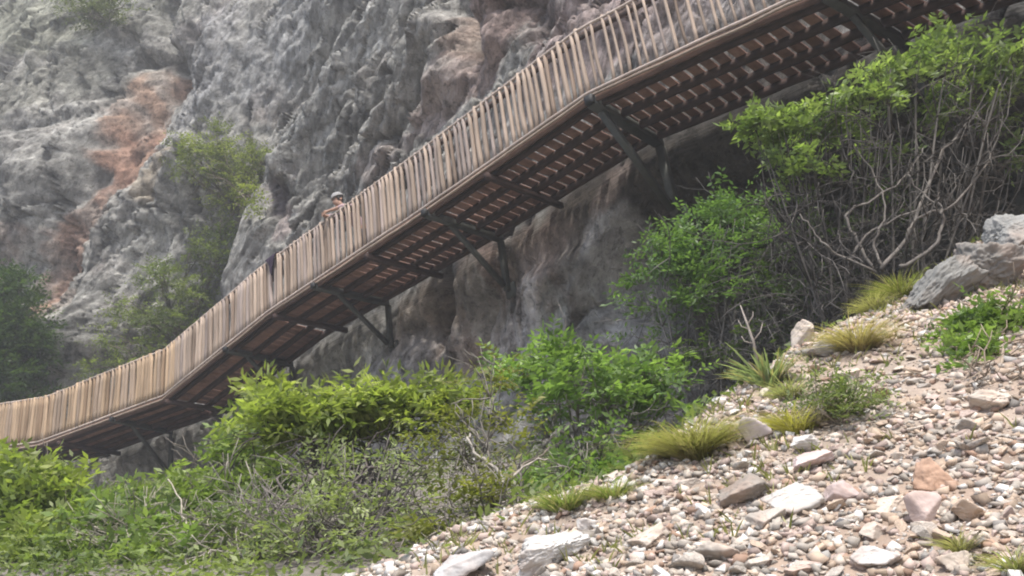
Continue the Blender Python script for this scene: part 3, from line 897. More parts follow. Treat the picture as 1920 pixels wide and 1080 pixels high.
for px_ in (930, 708, 525, 320, 120):
    s = s_at(px_); P1, T1, C1 = path(s)
    Th = T1 * [1, 1, 0]; Th /= np.linalg.norm(Th)
    b = MB(); b.box(P1 + C1 * (DW / 2 - 0.04) - ZUP * 0.19, C1, Th, ZUP, DW / 2 + 0.06, 0.04, 0.045, (0.055, 0.035, 0.03), 0.005)
    b.build("cross_beam", M_DECK, walk)


# ------------------------------------------------------------------ plants
def shrub(name, label, cat, base, blobs, leaf=0.055, hue=((0.055, 0.095, 0.022), (0.11, 0.15, 0.03)), dens=1.0, twigs=60, bark=(0.19, 0.17, 0.15), limb_r=0.022, seed=1,
          group=None, leaflets=9, twig_len=0.5, upright=0.5, twig_r=0.0045, extra=None, width=0.38, spray=(2.2, 4.0)):
    """base: world point; blobs: (px, py, rx px, ry px, y distance, density)"""
    r = np.random.default_rng(seed)
    base = np.asarray(base, float)
    root = empty(name, base, label, cat, group)
    tb = MB()
    SP, SD_, SC, SL_ = [], [], [], []
    tips = []
    for (px, py, rx, ry, y, dn) in blobs:
        c = at(px, py, y); D = c @ fw
        ax, az = rx * D / F, ry * D / F; ay = (ax + az) * 0.55
        # limb
        mid = (base + c) / 2 + np.array([r.normal() * 0.12, r.normal() * 0.1, 0.12 * np.linalg.norm(c - base) * r.uniform(-0.3, 0.8)])
        t = np.linspace(0, 1, 9)[:, None]
        pts = base * (1 - t) ** 2 + 2 * t * (1 - t) * mid + c * t ** 2
        pts = pts + np.stack([fbm(t[:, 0] * 4 + px, 0 * t[:, 0] + i * 5, 0 * t[:, 0] + seed, 2) for i in range(3)], -1) * 0.10 * np.sin(np.pi * t) ** 0.5
        lr = limb_r * (0.6 + 0.5 * r.random())
        tb.tube(pts, np.linspace(lr, lr * 0.3, 9), 6, np.array(bark) * r.uniform(0.75, 1.3))
        tips.append(pts)
        # clumps and sprays
        vol = ax * az
        ncl = max(3, int(11 * dn * (0.4 + vol * 5)))
        for _ in range(ncl):
            v = r.normal(size=3); v /= np.linalg.norm(v); v *= r.random() ** 0.45
            cc = c + right * v[0] * ax + up * v[2] * az + np.array([0, 1, 0]) * v[1] * ay
            ns = int(r.integers(8, 15) * dens)
            rad = 0.35 * min(ax, az) + 0.05
            p = cc + r.normal(size=(ns, 3)) * rad * np.array([1, 1, 0.6])
            dirs = r.normal(size=(ns, 3)); dirs[:, 2] = np.abs(dirs[:, 2]) * upright + 0.1
            outv = (cc - c); outv /= np.linalg.norm(outv) + 1e-6
            dirs += outv * 0.8; dirs /= np.linalg.norm(dirs, axis=1)[:, None]
            SP.append(p); SD_.append(dirs)
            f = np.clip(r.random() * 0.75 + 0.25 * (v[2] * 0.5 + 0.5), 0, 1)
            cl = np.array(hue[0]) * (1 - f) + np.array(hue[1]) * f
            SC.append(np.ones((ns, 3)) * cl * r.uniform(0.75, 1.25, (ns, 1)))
            if r.random() < 0.6:
                k = pts[int(r.integers(4, 9))]
                m_ = (k + cc) / 2 + r.normal(size=3) * 0.06
                tb.tube(np.array([k, m_, cc]), [twig_r * 1.6, twig_r * 1.2, twig_r * 0.6], 4, np.array(bark) * r.uniform(0.7, 1.35))
    for _ in range(twigs):
        limb = tips[int(r.integers(len(tips)))]
        st = limb[int(r.integers(1, 8))]
        d = r.normal(size=3); d[2] = d[2] * 0.8 + 0.3; d /= np.linalg.norm(d)
        L = twig_len * r.uniform(0.4, 1.2); p = [st]
        for k in range(5):
            d = d + r.normal(size=3) * 0.28; d /= np.linalg.norm(d); p.append(p[-1] + d * L / 5)
        c_ = np.array(bark) * r.uniform(0.7, 1.5)
        q_ = twig_r * r.uniform(0.8, 1.9)
        tb.tube(np.array(p), np.linspace(q_, q_ * 0.4, 6), 4, c_)
        for k in (2, 3, 4):
            d2 = d + r.normal(size=3) * 0.7; d2 /= np.linalg.norm(d2)
            tb.tube(np.array([p[k], p[k] + d2 * L * 0.2 + r.normal(size=3) * 0.01, p[k] + d2 * L * 0.38]), [q_ * 0.6, q_ * 0.5, q_ * 0.3], 4, c_)
    for e_ in (extra or []):
        pts = np.array([at(a, b, y) for a, b, y in e_[0]])
        pts, _q = catmull(pts, 5)
        jit = np.stack([fbm(np.arange(len(pts)) * 0.45 + e_[1] * 900, 0 * np.arange(len(pts)) + i * 3.3, 0 * np.arange(len(pts)) + seed, 2) for i in range(3)], -1)
        tb.tube(pts + jit * 0.05, np.linspace(e_[1], e_[2], len(pts)), 6, e_[3])
    tb.build("trunk", M_BARK, root, smooth=True, origin=base)
    p = np.vstack(SP); d = np.vstack(SD_); c = np.vstack(SC); n = len(p)
    K_ = leaflets
    L = leaf * r.uniform(spray[0], spray[1], n)
    ref = np.tile(ZUP, (n, 1)) + r.normal(size=(n, 3)) * 0.45
    side = np.cross(d, ref); side /= np.linalg.norm(side, axis=1)[:, None] + 1e-9
    nrm = np.cross(side, d)
    k = np.arange(K_)
    sgn = np.where(k % 2 == 0, 1.0, -1.0)
    t = (k + 0.7) / K_
    pos = p[:, None] + d[:, None] * (L[:, None] * t[None])[..., None] - nrm[:, None] * (0.35 * L[:, None] * t[None] ** 2)[..., None]
    ld = side[:, None] * sgn[None, :, None] * (1 - 0.5 * (t > 0.9))[None, :, None] + d[:, None] * (0.55 + 0.7 * (t > 0.9))[None, :, None] + r.normal(size=(n, K_, 3)) * 0.28
    ld[..., 2] -= 0.15
    ld /= np.linalg.norm(ld, axis=-1)[..., None]
    nn = nrm[:, None] + r.normal(size=(n, K_, 3)) * 0.35
    wd = np.cross(ld, nn); wd /= np.linalg.norm(wd, axis=-1)[..., None] + 1e-9
    l_ = leaf * r.uniform(0.7, 1.25, (n, K_))[..., None]
    w_ = l_ * width
    a = pos; b = pos + ld * l_ * 0.45 + wd * w_ * 0.5; e = pos + ld * l_ - nn * l_ * 0.08; f = pos + ld * l_ * 0.45 - wd * w_ * 0.5
    V = np.stack([a, b, e, f], 2).reshape(-1, 3) - base
    Q = np.arange(len(V)).reshape(-1, 4)
    cc = np.repeat(c, K_, axis=0) * r.uniform(0.75, 1.25, (n * K_, 1)); cc = np.repeat(cc, 4, axis=0)
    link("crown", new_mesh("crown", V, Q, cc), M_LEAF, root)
    return root


def gbase(px, y):
    """a root point on the ground below a picture column at distance y"""
    x = at(px, 800, y)[0]
    return np.array([x, y, float(ground_z(x, y)) - 0.03])


YG = ((0.14, 0.185, 0.06), (0.34, 0.375, 0.125))
MG = ((0.085, 0.15, 0.05), (0.23, 0.32, 0.115))
DG = ((0.035, 0.06, 0.022), (0.07, 0.10, 0.03))
OL = ((0.11, 0.125, 0.035), (0.21, 0.21, 0.06))
LG = ((0.09, 0.135, 0.05), (0.27, 0.335, 0.14))
LIMB = (0.165, 0.15, 0.135)

shrub("tree", "tall green tree on the far right with layered leafy top and bare twisted limbs", "tree", gbase(1700, 6.6),
      [(1670, 128, 40, 16, 6.4, 1.2), (1720, 112, 44, 18, 6.5, 1.2), (1790, 88, 56, 20, 6.6, 1.2), (1860, 110, 56, 22, 6.5, 1.1), (1905, 85, 30, 34, 6.2, 1.5), (1770, 145, 80, 18, 6.4, 0.8), (1870, 160, 50, 22, 6.4, 0.8),
       (1820, 215, 60, 24, 6.6, 0.4), (1885, 200, 50, 24, 6.6, 0.4), (1720, 190, 50, 18, 6.6, 0.4), (1905, 290, 30, 20, 6.8, 0.2)],
      leaf=0.082, hue=LG, dens=0.95, twigs=330, twig_len=0.75, bark=(0.095, 0.088, 0.08), limb_r=0.022, seed=31, leaflets=7, width=0.36, spray=(0.9, 1.8),
      extra=[([(1690, 500, 6.3), (1740, 470, 6.3), (1765, 425, 6.3), (1765, 395, 6.3), (1745, 375, 6.35), (1700, 330, 6.4)], 0.017, 0.008, LIMB),
             ([(1650, 505, 6.3), (1700, 440, 6.35), (1760, 300, 6.4), (1800, 250, 6.4), (1860, 180, 6.5)], 0.018, 0.007, LIMB),
             ([(1700, 450, 6.3), (1720, 410, 6.3), (1790, 380, 6.3), (1850, 300, 6.4), (1850, 250, 6.4)], 0.013, 0.006, LIMB)])
shrub("tree", "broad flat topped green tree with grey tangled limbs just below the boardwalk", "tree", gbase(1590, 6.8),
      [(1415, 240, 22, 14, 6.4, 1.2), (1465, 225, 40, 16, 6.4, 1.2), (1520, 230, 40, 16, 6.5, 1.0), (1575, 210, 40, 16, 6.5, 1.1), (1630, 185, 40, 16, 6.4, 1.2), (1670, 180, 26, 14, 6.5, 0.9), (1500, 260, 50, 14, 6.6, 0.6),
       (1480, 300, 34, 14, 6.5, 0.9), (1510, 330, 40, 16, 6.5, 0.8), (1610, 265, 50, 24, 6.8, 0.35), (1650, 330, 50, 30, 6.9, 0.15)],
      leaf=0.082, hue=LG, dens=0.95, twigs=330, twig_len=0.7, bark=(0.09, 0.083, 0.078), limb_r=0.020, seed=37, leaflets=7, width=0.36, spray=(0.9, 1.8),
      extra=[([(1640, 510, 6.4), (1600, 440, 6.4), (1590, 400, 6.4), (1640, 370, 6.4), (1700, 330, 6.5), (1730, 280, 6.5)], 0.016, 0.006, LIMB),
             ([(1590, 490, 6.4), (1640, 430, 6.4), (1750, 380, 6.4), (1760, 360, 6.4)], 0.012, 0.005, LIMB),
             ([(1640, 510, 6.35), (1560, 470, 6.3), (1530, 440, 6.3), (1500, 400, 6.3)], 0.012, 0.005, LIMB),
             ([(1655, 510, 6.35), (1640, 450, 6.35), (1660, 400, 6.35), (1640, 330, 6.4), (1600, 270, 6.5)], 0.012, 0.005, LIMB)])
shrub("bush", "dark green bush in the shade under the bracketed bend of the boardwalk", "bush", gbase(1310, 8.3),
      [(1240, 480, 42, 30, 8.0, 1.2), (1290, 450, 50, 34, 8.0, 1.0), (1350, 420, 60, 34, 8.0, 1.0), (1400, 395, 44, 24, 8.1, 0.8), (1230, 540, 40, 40, 8.1, 0.4), (1310, 530, 70, 40, 8.0, 0.8),
       (1360, 560, 50, 30, 8.0, 0.7), (1290, 600, 60, 40, 8.1, 0.4), (1400, 480, 60, 40, 8.2, 0.5)],
      leaf=0.07, hue=((0.065, 0.12, 0.045), (0.17, 0.255, 0.10)), dens=1.2, twigs=160, twig_len=0.8, bark=(0.16, 0.15, 0.145), limb_r=0.022, seed=41)
shrub("bush", "dull sparse thicket bush between the dark green bush and the flat topped tree", "bush", gbase(1450, 8.0),
      [(1450, 430, 60, 50, 7.8, 0.4), (1500, 500, 70, 60, 7.8, 0.5), (1420, 570, 70, 50, 7.8, 0.6), (1500, 580, 70, 40, 7.7, 0.5), (1340, 660, 70, 40, 7.9, 0.7), (1420, 650, 60, 30, 7.7, 0.6), (1570, 540, 50, 40, 7.6, 0.4), (1600, 430, 60, 40, 7.4, 0.3), (1700, 400, 60, 40, 7.3, 0.25)],
      leaf=0.06, hue=DG, dens=0.9, twigs=420, twig_len=0.7, bark=(0.10, 0.095, 0.09), limb_r=0.016, seed=43)
shrub("bush", "bright green bush in the middle below the grey overhang", "bush", gbase(1090, 7.0),
      [(1053, 657, 44, 20, 6.8, 1.3), (1008, 702, 60, 36, 6.8, 1.2), (1098, 682, 60, 30, 6.8, 1.3), (1168, 712, 60, 34, 6.8, 1.2), (1238, 712, 52, 34, 6.8, 1.3), (1068, 742, 80, 34, 6.7, 0.9),
       (1158, 772, 80, 34, 6.8, 0.7), (1238, 762, 50, 28, 6.8, 0.7), (1118, 842, 70, 36, 6.6, 0.7), (1168, 872, 50, 34, 6.5, 0.7), (1068, 892, 70, 36, 6.5, 0.8), (1018, 932, 50, 26, 6.4, 0.8), (1118, 912, 60, 26, 6.3, 0.8),
       (1008, 782, 50, 40, 6.8, 0.35)],
      spray=(1.4, 2.9), leaf=0.08, hue=MG, dens=0.85, twigs=170, twig_len=0.5, bark=(0.20, 0.18, 0.17), limb_r=0.02, seed=47)
shrub("bush", "yellow green feathery bush with dark arching limbs left of the middle", "bush", gbase(700, 6.7),
      [(495, 755, 24, 14, 6.5, 1.0), (530, 775, 40, 18, 6.4, 1.0), (590, 790, 46, 18, 6.4, 1.0), (650, 775, 40, 18, 6.4, 1.1), (695, 755, 36, 16, 6.4, 1.1), (760, 750, 40, 14, 6.5, 0.9), (825, 750, 36, 16, 6.5, 0.9), (560, 820, 40, 14, 6.4, 0.6),
       (650, 815, 50, 14, 6.5, 0.5), (740, 790, 40, 14, 6.5, 0.6), (860, 765, 36, 18, 6.4, 0.8), (620, 800, 50, 16, 6.3, 0.7), (510, 810, 40, 18, 6.4, 0.8)],
      leaf=0.105, hue=YG, dens=1.25, twigs=120, twig_len=0.65, bark=(0.12, 0.105, 0.10), limb_r=0.018, seed=53, width=0.30, leaflets=8, spray=(1.3, 2.5),
      extra=[([(560, 985, 6.0), (640, 930, 6.0), (680, 880, 6.1), (690, 830, 6.2), (735, 790, 6.3)], 0.014, 0.006, (0.10, 0.085, 0.08)),
             ([(560, 960, 6.0), (520, 900, 6.1), (560, 890, 6.1), (600, 900, 6.1)], 0.012, 0.006, (0.12, 0.105, 0.10)),
             ([(470, 1080, 5.6), (520, 960, 5.8), (600, 880, 6.0), (650, 830, 6.2)], 0.014, 0.006, (0.14, 0.12, 0.11)),
             ([(690, 880, 6.1), (780, 870, 6.1), (830, 830, 6.2)], 0.009, 0.005, (0.12, 0.10, 0.10))])
shrub("bush", "olive bush with a pale forked trunk standing at the lower scree edge", "bush", gbase(935, 5.0),
      [(880, 780, 46, 40, 5.6, 0.8), (930, 720, 40, 40, 5.7, 0.6), (860, 830, 40, 30, 5.5, 0.5), (900, 940, 40, 18, 4.9, 0.9), (810, 990, 44, 18, 4.8, 0.9), (960, 830, 30, 30, 5.4, 0.2)],
      leaf=0.05, hue=OL, dens=1.2, twigs=110, twig_len=0.4, bark=(0.17, 0.155, 0.135), limb_r=0.012, seed=59,
      extra=[([(885, 1062, 4.7), (920, 1000, 4.8), (940, 930, 4.9), (960, 890, 5.0), (1030, 840, 5.1)], 0.015, 0.005, (0.20, 0.17, 0.14)),
             ([(945, 920, 4.9), (930, 880, 5.0), (890, 850, 5.0), (880, 815, 5.1)], 0.013, 0.007, (0.30, 0.275, 0.24)),
             ([(740, 1085, 4.4), (790, 1040, 4.5), (850, 1000, 4.6), (905, 985, 4.7), (935, 950, 4.8)], 0.014, 0.008, (0.34, 0.30, 0.25)),
             ([(950, 905, 4.95), (990, 870, 5.0), (1025, 865, 5.0)], 0.009, 0.004, (0.36, 0.32, 0.28))])
shrub("bush", "sparse grey twiggy thicket with small dull leaves below the yellow green bush", "bush", gbase(640, 5.6),
      [(560, 950, 60, 40, 5.5, 0.7), (640, 980, 70, 40, 5.3, 0.6), (720, 930, 70, 50, 5.5, 0.7), (800, 880, 50, 40, 5.7, 0.7), (520, 1040, 60, 30, 5.1, 0.9), (660, 1050, 60, 30, 4.9, 0.9), (610, 890, 60, 30, 5.8, 0.1), (770, 990, 50, 30, 5.1, 0.2)],
      leaf=0.05, hue=((0.14, 0.175, 0.08), (0.30, 0.34, 0.165)), dens=1.0, twigs=110, twig_len=0.6, bark=(0.155, 0.14, 0.13), limb_r=0.015, seed=61, twig_r=0.0038)
shrub("bush", "mid green bush under the dark boardwalk bracket on the left", "bush", gbase(420, 7.8),
      [(450, 810, 30, 18, 7.7, 0.7), (410, 860, 30, 18, 7.6, 0.7), (465, 855, 44, 26, 7.5, 0.9), (490, 900, 46, 30, 7.3, 0.9), (380, 915, 50, 24, 7.4, 0.8), (430, 935, 56, 30, 7.2, 0.9), (320, 955, 56, 26, 7.4, 0.8), (360, 990, 56, 30, 7.0, 0.8), (260, 950, 40, 20, 7.5, 0.6)],
      spray=(1.3, 2.6), leaf=0.09, hue=((0.09, 0.14, 0.048), (0.25, 0.305, 0.11)), dens=1.2, twigs=120, bark=(0.17, 0.15, 0.13), seed=67)
shrub("bush", "yellowish green bush crowding the left picture edge under the railing", "bush", gbase(60, 7.6),
      [(15, 890, 40, 20, 7.6, 1.2), (75, 895, 44, 22, 7.6, 1.2), (60, 945, 80, 34, 7.4, 1.1), (30, 990, 60, 40, 7.2, 1.1), (140, 935, 40, 26, 7.6, 0.9), (110, 990, 60, 40, 7.2, 0.9), (40, 1050, 70, 40, 6.9, 1.0), (-10, 940, 50, 50, 7.4, 1.0), (95, 1060, 60, 30, 6.6, 0.9)],
      spray=(1.3, 2.6), leaf=0.10, hue=((0.11, 0.155, 0.045), (0.27, 0.31, 0.095)), dens=1.25, twigs=60, bark=(0.15, 0.13, 0.11), seed=71)
shrub("bush", "leafy green bush with pale thin stems at the bottom left", "bush", gbase(260, 6.6),
      [(200, 965, 50, 28, 7.0, 0.9), (270, 995, 60, 32, 6.8, 1.0), (200, 1010, 70, 40, 6.6, 0.9), (300, 1030, 70, 36, 6.4, 0.9), (380, 990, 60, 40, 6.5, 0.8), (150, 1060, 60, 30, 6.4, 1.0), (380, 1060, 60, 30, 6.0, 0.7), (240, 1075, 60, 24, 6.1, 0.9)],
      spray=(1.3, 2.6), leaf=0.09, hue=((0.09, 0.145, 0.05), (0.25, 0.31, 0.115)), dens=1.2, twigs=170, bark=(0.27, 0.25, 0.20), seed=73,
      extra=[([(345, 1085, 5.6), (350, 1020, 5.8), (345, 960, 6.0), (320, 900, 6.2)], 0.010, 0.005, (0.34, 0.31, 0.25)),
             ([(300, 1085, 5.7), (360, 1030, 5.8), (400, 960, 6.0)], 0.008, 0.004, (0.33, 0.30, 0.24))])
shrub("bush", "grey green scrubby bush between the leafy one and the bare thicket", "bush", gbase(460, 6.0),
      [(440, 1000, 50, 30, 5.9, 0.5), (480, 960, 50, 28, 6.1, 0.5), (460, 1050, 50, 30, 5.5, 0.5), (540, 1000, 40, 30, 5.6, 0.3)],
      leaf=0.06, hue=((0.09, 0.125, 0.055), (0.20, 0.245, 0.11)), dens=1.2, twigs=110, bark=(0.24, 0.22, 0.19), seed=79, limb_r=0.012)
shrub("bush", "small vivid green bush growing alone on the rubble at right", "bush", ground_hit(1850, 740) - ZUP * 0.03,
      [(1800, 635, 36, 18, 4.35, 1.2), (1850, 625, 50, 18, 4.4, 1.2), (1900, 640, 40, 22, 4.4, 1.2), (1815, 685, 50, 24, 4.2, 1.1), (1885, 680, 56, 28, 4.25, 1.2), (1785, 722, 34, 18, 4.1, 0.9), (1840, 725, 46, 20, 4.05, 1.0), (1915, 710, 40, 30, 4.15, 1.1)],
      spray=(1.2, 2.5),
      leaf=0.05, hue=((0.085, 0.14, 0.045), (0.21, 0.29, 0.10)), dens=5.0, twigs=50, twig_len=0.3, bark=(0.22, 0.18, 0.14), limb_r=0.009, seed=83)


def cliff_shrub(label, root_px, blobs, off, **kw):
    rp = cliff_point(*root_px)
    y0 = rp[1]
    return shrub("bush", label, "bush", rp, [(a, b, c, d, cliff_point(a, b)[1] - off, e) for a, b, c, d, e in blobs], **kw)


PG = ((0.10, 0.125, 0.045), (0.22, 0.24, 0.09))
cliff_shrub("pale green bush clinging to the cliff left of the grey buttress", (440, 400),
            [(360, 280, 40, 20, 0.6), (420, 268, 50, 22, 0.7), (480, 292, 28, 22, 0.7), (400, 318, 50, 20, 0.8), (455, 330, 40, 30, 0.7), (430, 372, 36, 24, 0.7), (335, 310, 22, 16, 0.4), (470, 370, 20, 24, 0.5)],
            0.8, leaf=0.11, hue=PG, dens=0.8, twigs=40, twig_len=1.2, limb_r=0.04, twig_r=0.012, bark=(0.14, 0.12, 0.10), seed=89)
cliff_shrub("mossy green bush on the cliff trailing down the crevice to the railing", (340, 660),
            [(435, 430, 22, 28, 0.5), (405, 490, 28, 34, 0.7), (355, 470, 36, 22, 0.5), (310, 530, 50, 28, 0.8), (370, 555, 36, 30, 0.8), (270, 585, 50, 26, 0.6), (330, 610, 50, 28, 0.8), (230, 640, 50, 22, 0.5), (290, 660, 40, 20, 0.6), (190, 690, 40, 16, 0.4), (245, 690, 30, 14, 0.5)],
            0.8, leaf=0.11, hue=((0.085, 0.115, 0.04), (0.19, 0.22, 0.085)), dens=0.9, twigs=60, twig_len=1.2, limb_r=0.04, twig_r=0.012, bark=(0.14, 0.12, 0.10), seed=97)
cliff_shrub("dark green tree at the far left edge behind the boardwalk", (10, 760),
            [(15, 560, 40, 44, 1.0), (30, 620, 40, 44, 1.0), (10, 660, 50, 50, 1.0), (30, 710, 40, 34, 0.9), (-30, 600, 50, 60, 0.8)],
            1.5, leaf=0.15, hue=((0.03, 0.055, 0.022), (0.06, 0.09, 0.035)), dens=1.1, twigs=30, twig_len=1.2, limb_r=0.05, twig_r=0.012, bark=(0.10, 0.09, 0.08), seed=101)
cliff_shrub("small grey green shrub in the crack at the top of the cliff", (180, 40),
            [(170, 25, 40, 20, 0.6), (215, 15, 30, 16, 0.5), (140, 15, 30, 16, 0.4)],
            0.6, leaf=0.14, hue=((0.07, 0.08, 0.045), (0.11, 0.125, 0.07)), dens=0.7, twigs=20, twig_len=1.0, limb_r=0.03, twig_r=0.012, bark=(0.14, 0.12, 0.10), seed=103)


# ------------------------------------------------------------------ grass tufts and small plants on the scree
def blades(p, w, h, n, c0, c1, seed, bw=0.0024, spread=0.75, droop=0.5):
    r = np.random.default_rng(seed)
    th = r.uniform(0, 2 * np.pi, n); q = np.sqrt(r.random(n))
    b = p + np.stack([np.cos(th) * q * w * 0.28, np.sin(th) * q * w * 0.28, 0 * q], -1)
    b[:, 2] = ground_z(b[:, 0], b[:, 1]) - 0.01
    lean = q * spread + np.abs(r.normal(size=n)) * 0.35
    th2 = th + r.normal(size=n) * 0.9
    d = np.stack([np.cos(th2) * lean, np.sin(th2) * lean, np.ones(n)], -1); d /= np.linalg.norm(d, axis=1)[:, None]
    L = h * r.uniform(0.35, 1.1, n) * (1 + 0.35 * (r.random(n) < 0.08))
    s_ = np.stack([-np.sin(th2 + 0.6), np.cos(th2 + 0.6), 0 * th2], -1) * bw
    hz = np.stack([np.cos(th2), np.sin(th2), 0 * th2], -1)
    rows = []
    for t, ww in ((0, 1.0), (0.4, 0.9), (0.75, 0.6), (1.0, 0.12)):
        c = b + d * (L * t)[:, None] + (hz * 0.5 - ZUP * 0.5) * (droop * L * t * t)[:, None]
        rows += [c - s_ * ww, c + s_ * ww]
    V = np.stack(rows, 1).reshape(-1, 3)
    o = (np.arange(n) * 8)[:, None, None]
    Q = (np.array([[0, 1, 3, 2], [2, 3, 5, 4], [4, 5, 7, 6]])[None] + o).reshape(-1, 4)
    f = r.random((n, 1)); c = (np.array(c0) * (1 - f) + np.array(c1) * f) * r.uniform(0.7, 1.2, (n, 1))
    dead = r.random((n, 1)) < 0.3
    c = np.where(dead, np.array((0.36, 0.31, 0.21)) * r.uniform(0.6, 1.1, (n, 1)), c)
    return V, Q, np.repeat(c, 8, axis=0)


def tuft(px, py, w, h, label, c0, c1, seed, n=520, group=None, name="grass_tuft", cat="grass", **kw):
    p = ground_hit(px, py + h * 0.4); D = p @ fw
    V, Q, c = blades(p, w * D / F * 0.72, h * D / F * 1.2, int(n * 0.75), c0, c1, seed, **kw)
    o = link(name, new_mesh(name, V - p, Q, c), M_LEAF); o.location = tuple(p)
    return tag(o, label, cat, group)


tuft(1302, 812, 165, 92, "big round olive green grass tuft at the scree crest", (0.22, 0.215, 0.10), (0.34, 0.32, 0.17), 1, 2600, droop=0.9)
tuft(1612, 625, 96, 74, "dry tan grass tuft below the leaning grey slab", (0.33, 0.26, 0.16), (0.46, 0.38, 0.25), 2, 1500, droop=0.8)
tuft(1580, 590, 56, 48, "pale green grass tuft left of the dry tan one", (0.19, 0.20, 0.09), (0.30, 0.29, 0.15), 3, 700, droop=0.8)
tuft(1690, 535, 70, 54, "yellow green grass tuft at the foot of the twisted limbs", (0.15, 0.17, 0.06), (0.26, 0.27, 0.10), 4, 1000, droop=0.7)
tuft(1492, 782, 84, 64, "golden yellow flowering tuft right of the grey pink boulder", (0.30, 0.27, 0.07), (0.46, 0.42, 0.15), 5, 900, droop=0.6)
tuft(1440, 690, 92, 70, "spiky grey green rosette plant at the crest", (0.16, 0.20, 0.13), (0.27, 0.31, 0.21), 6, 260, name="spiky_plant", cat="plant", bw=0.008, droop=0.5)
tuft(1480, 725, 70, 50, "short whitish grass clump under the spiky plant", (0.24, 0.26, 0.15), (0.38, 0.38, 0.25), 7, 600, droop=0.7)
tuft(1640, 565, 60, 44, "thin pale grass clump between two yellowish tufts", (0.26, 0.25, 0.13), (0.38, 0.35, 0.21), 8, 500, droop=0.7)
tuft(1800, 1010, 60, 50, "faint pale grass clump near the tan slab", (0.28, 0.27, 0.16), (0.38, 0.36, 0.24), 9, 260, droop=0.7)
tuft(1060, 930, 120, 60, "fresh green grass clump at the foot of the bright bush", (0.15, 0.19, 0.07), (0.26, 0.30, 0.13), 10, 900, droop=0.7)
tuft(1150, 915, 110, 54, "long light green grass on the scree rim below the middle bush", (0.17, 0.21, 0.08), (0.29, 0.32, 0.15), 11, 900, droop=0.8)
tuft(1340, 720, 70, 80, "tall thin weeds at the shaded end of the scree rim", (0.13, 0.15, 0.06), (0.22, 0.24, 0.11), 12, 400, droop=0.5)
tuft(1905, 1040, 70, 70, "pale grass tuft in the bottom right corner", (0.24, 0.25, 0.13), (0.36, 0.36, 0.22), 13, 400, droop=0.7)
tuft(820, 985, 110, 56, "yellow moss like tuft beside the bare lying branch", (0.20, 0.20, 0.05), (0.31, 0.29, 0.09), 14, 800, droop=0.9)

shrub("bush", "low grey green bush with small leaves right of the golden tuft", "bush", ground_hit(1560, 790) - ZUP * 0.02,
      [(1545, 745, 36, 24, float(ground_hit(1545, 780)[1]), 0.9), (1585, 755, 34, 26, float(ground_hit(1585, 785)[1]), 0.9), (1565, 775, 40, 20, float(ground_hit(1565, 790)[1]) - 0.03, 0.8)],
      leaf=0.028, hue=((0.12, 0.15, 0.07), (0.22, 0.26, 0.13)), dens=2.0, twigs=40, twig_len=0.2, bark=(0.25, 0.22, 0.18), limb_r=0.005, twig_r=0.002, seed=107)
shrub("bush", "small pale bush at the foot of the tangled tree", "bush", ground_hit(1650, 560) - ZUP * 0.02,
      [(1640, 525, 30, 22, float(ground_hit(1640, 560)[1]), 0.7), (1615, 555, 26, 18, float(ground_hit(1615, 575)[1]), 0.6)],
      leaf=0.035, hue=((0.13, 0.15, 0.08), (0.22, 0.24, 0.14)), dens=1.4, twigs=30, twig_len=0.25, bark=(0.3, 0.27, 0.22), limb_r=0.005, twig_r=0.002, seed=109)

# dead stick
b = MB()
dp = plane_at(1418, 676)


def dpt(px, py): return at(px, py, dp[1] - 0.02)


DB = (0.27, 0.24, 0.215)
b.tube([dp - ZUP * 0.05, dpt(1412, 640), dpt(1400, 605), dpt(1388, 572)], [0.011, 0.009, 0.007, 0.003], 6, DB)
for q_ in [[(1412, 640), (1426, 622), (1430, 605)], [(1405, 618), (1390, 612), (1384, 600)], [(1402, 608), (1412, 592), (1412, 584)], [(1414, 645), (1396, 640), (1390, 630)]]:
    b.tube([dpt(*a) for a in q_], [0.005, 0.0035, 0.002], 5, DB)
ds = b.build("dead_sapling", M_BARK, None, smooth=True, origin=dp); ds.location = tuple(dp)
tag(ds, "bare pale dead sapling stump sticking up at the dark end of the rim", "dead tree")

# low growth in the gully (nobody could count it) and thin grass among the stones
r4 = np.random.default_rng(15)
n = 26000
x = r4.uniform(-14, 6.5, n); y = r4.uniform(3.0, 17, n)
sd_ = crest_sd(x, y)
k = (sd_ < -0.05) & (x > -0.8 * y - 1) & ~((x / y > -0.33) & (x / y < -0.02) & (r4.random(n) < 0.75))
x, y = x[k], y[k]
x2 = r4.uniform(-1.3, 5.5, 22000); y2 = r4.uniform(2.0, 8.0, 22000)
s2 = crest_sd(x2, y2); pm = fbm(x2 * 1.4, y2 * 1.4, 77.0, 3)
k2 = (s2 > 0) & (r4.random(22000) < np.clip(0.85 - s2 * 0.9, 0.0, 0.9) * sstep(-0.25, 0.3, pm) + 0.25 * sstep(0.1, 0.5, pm))


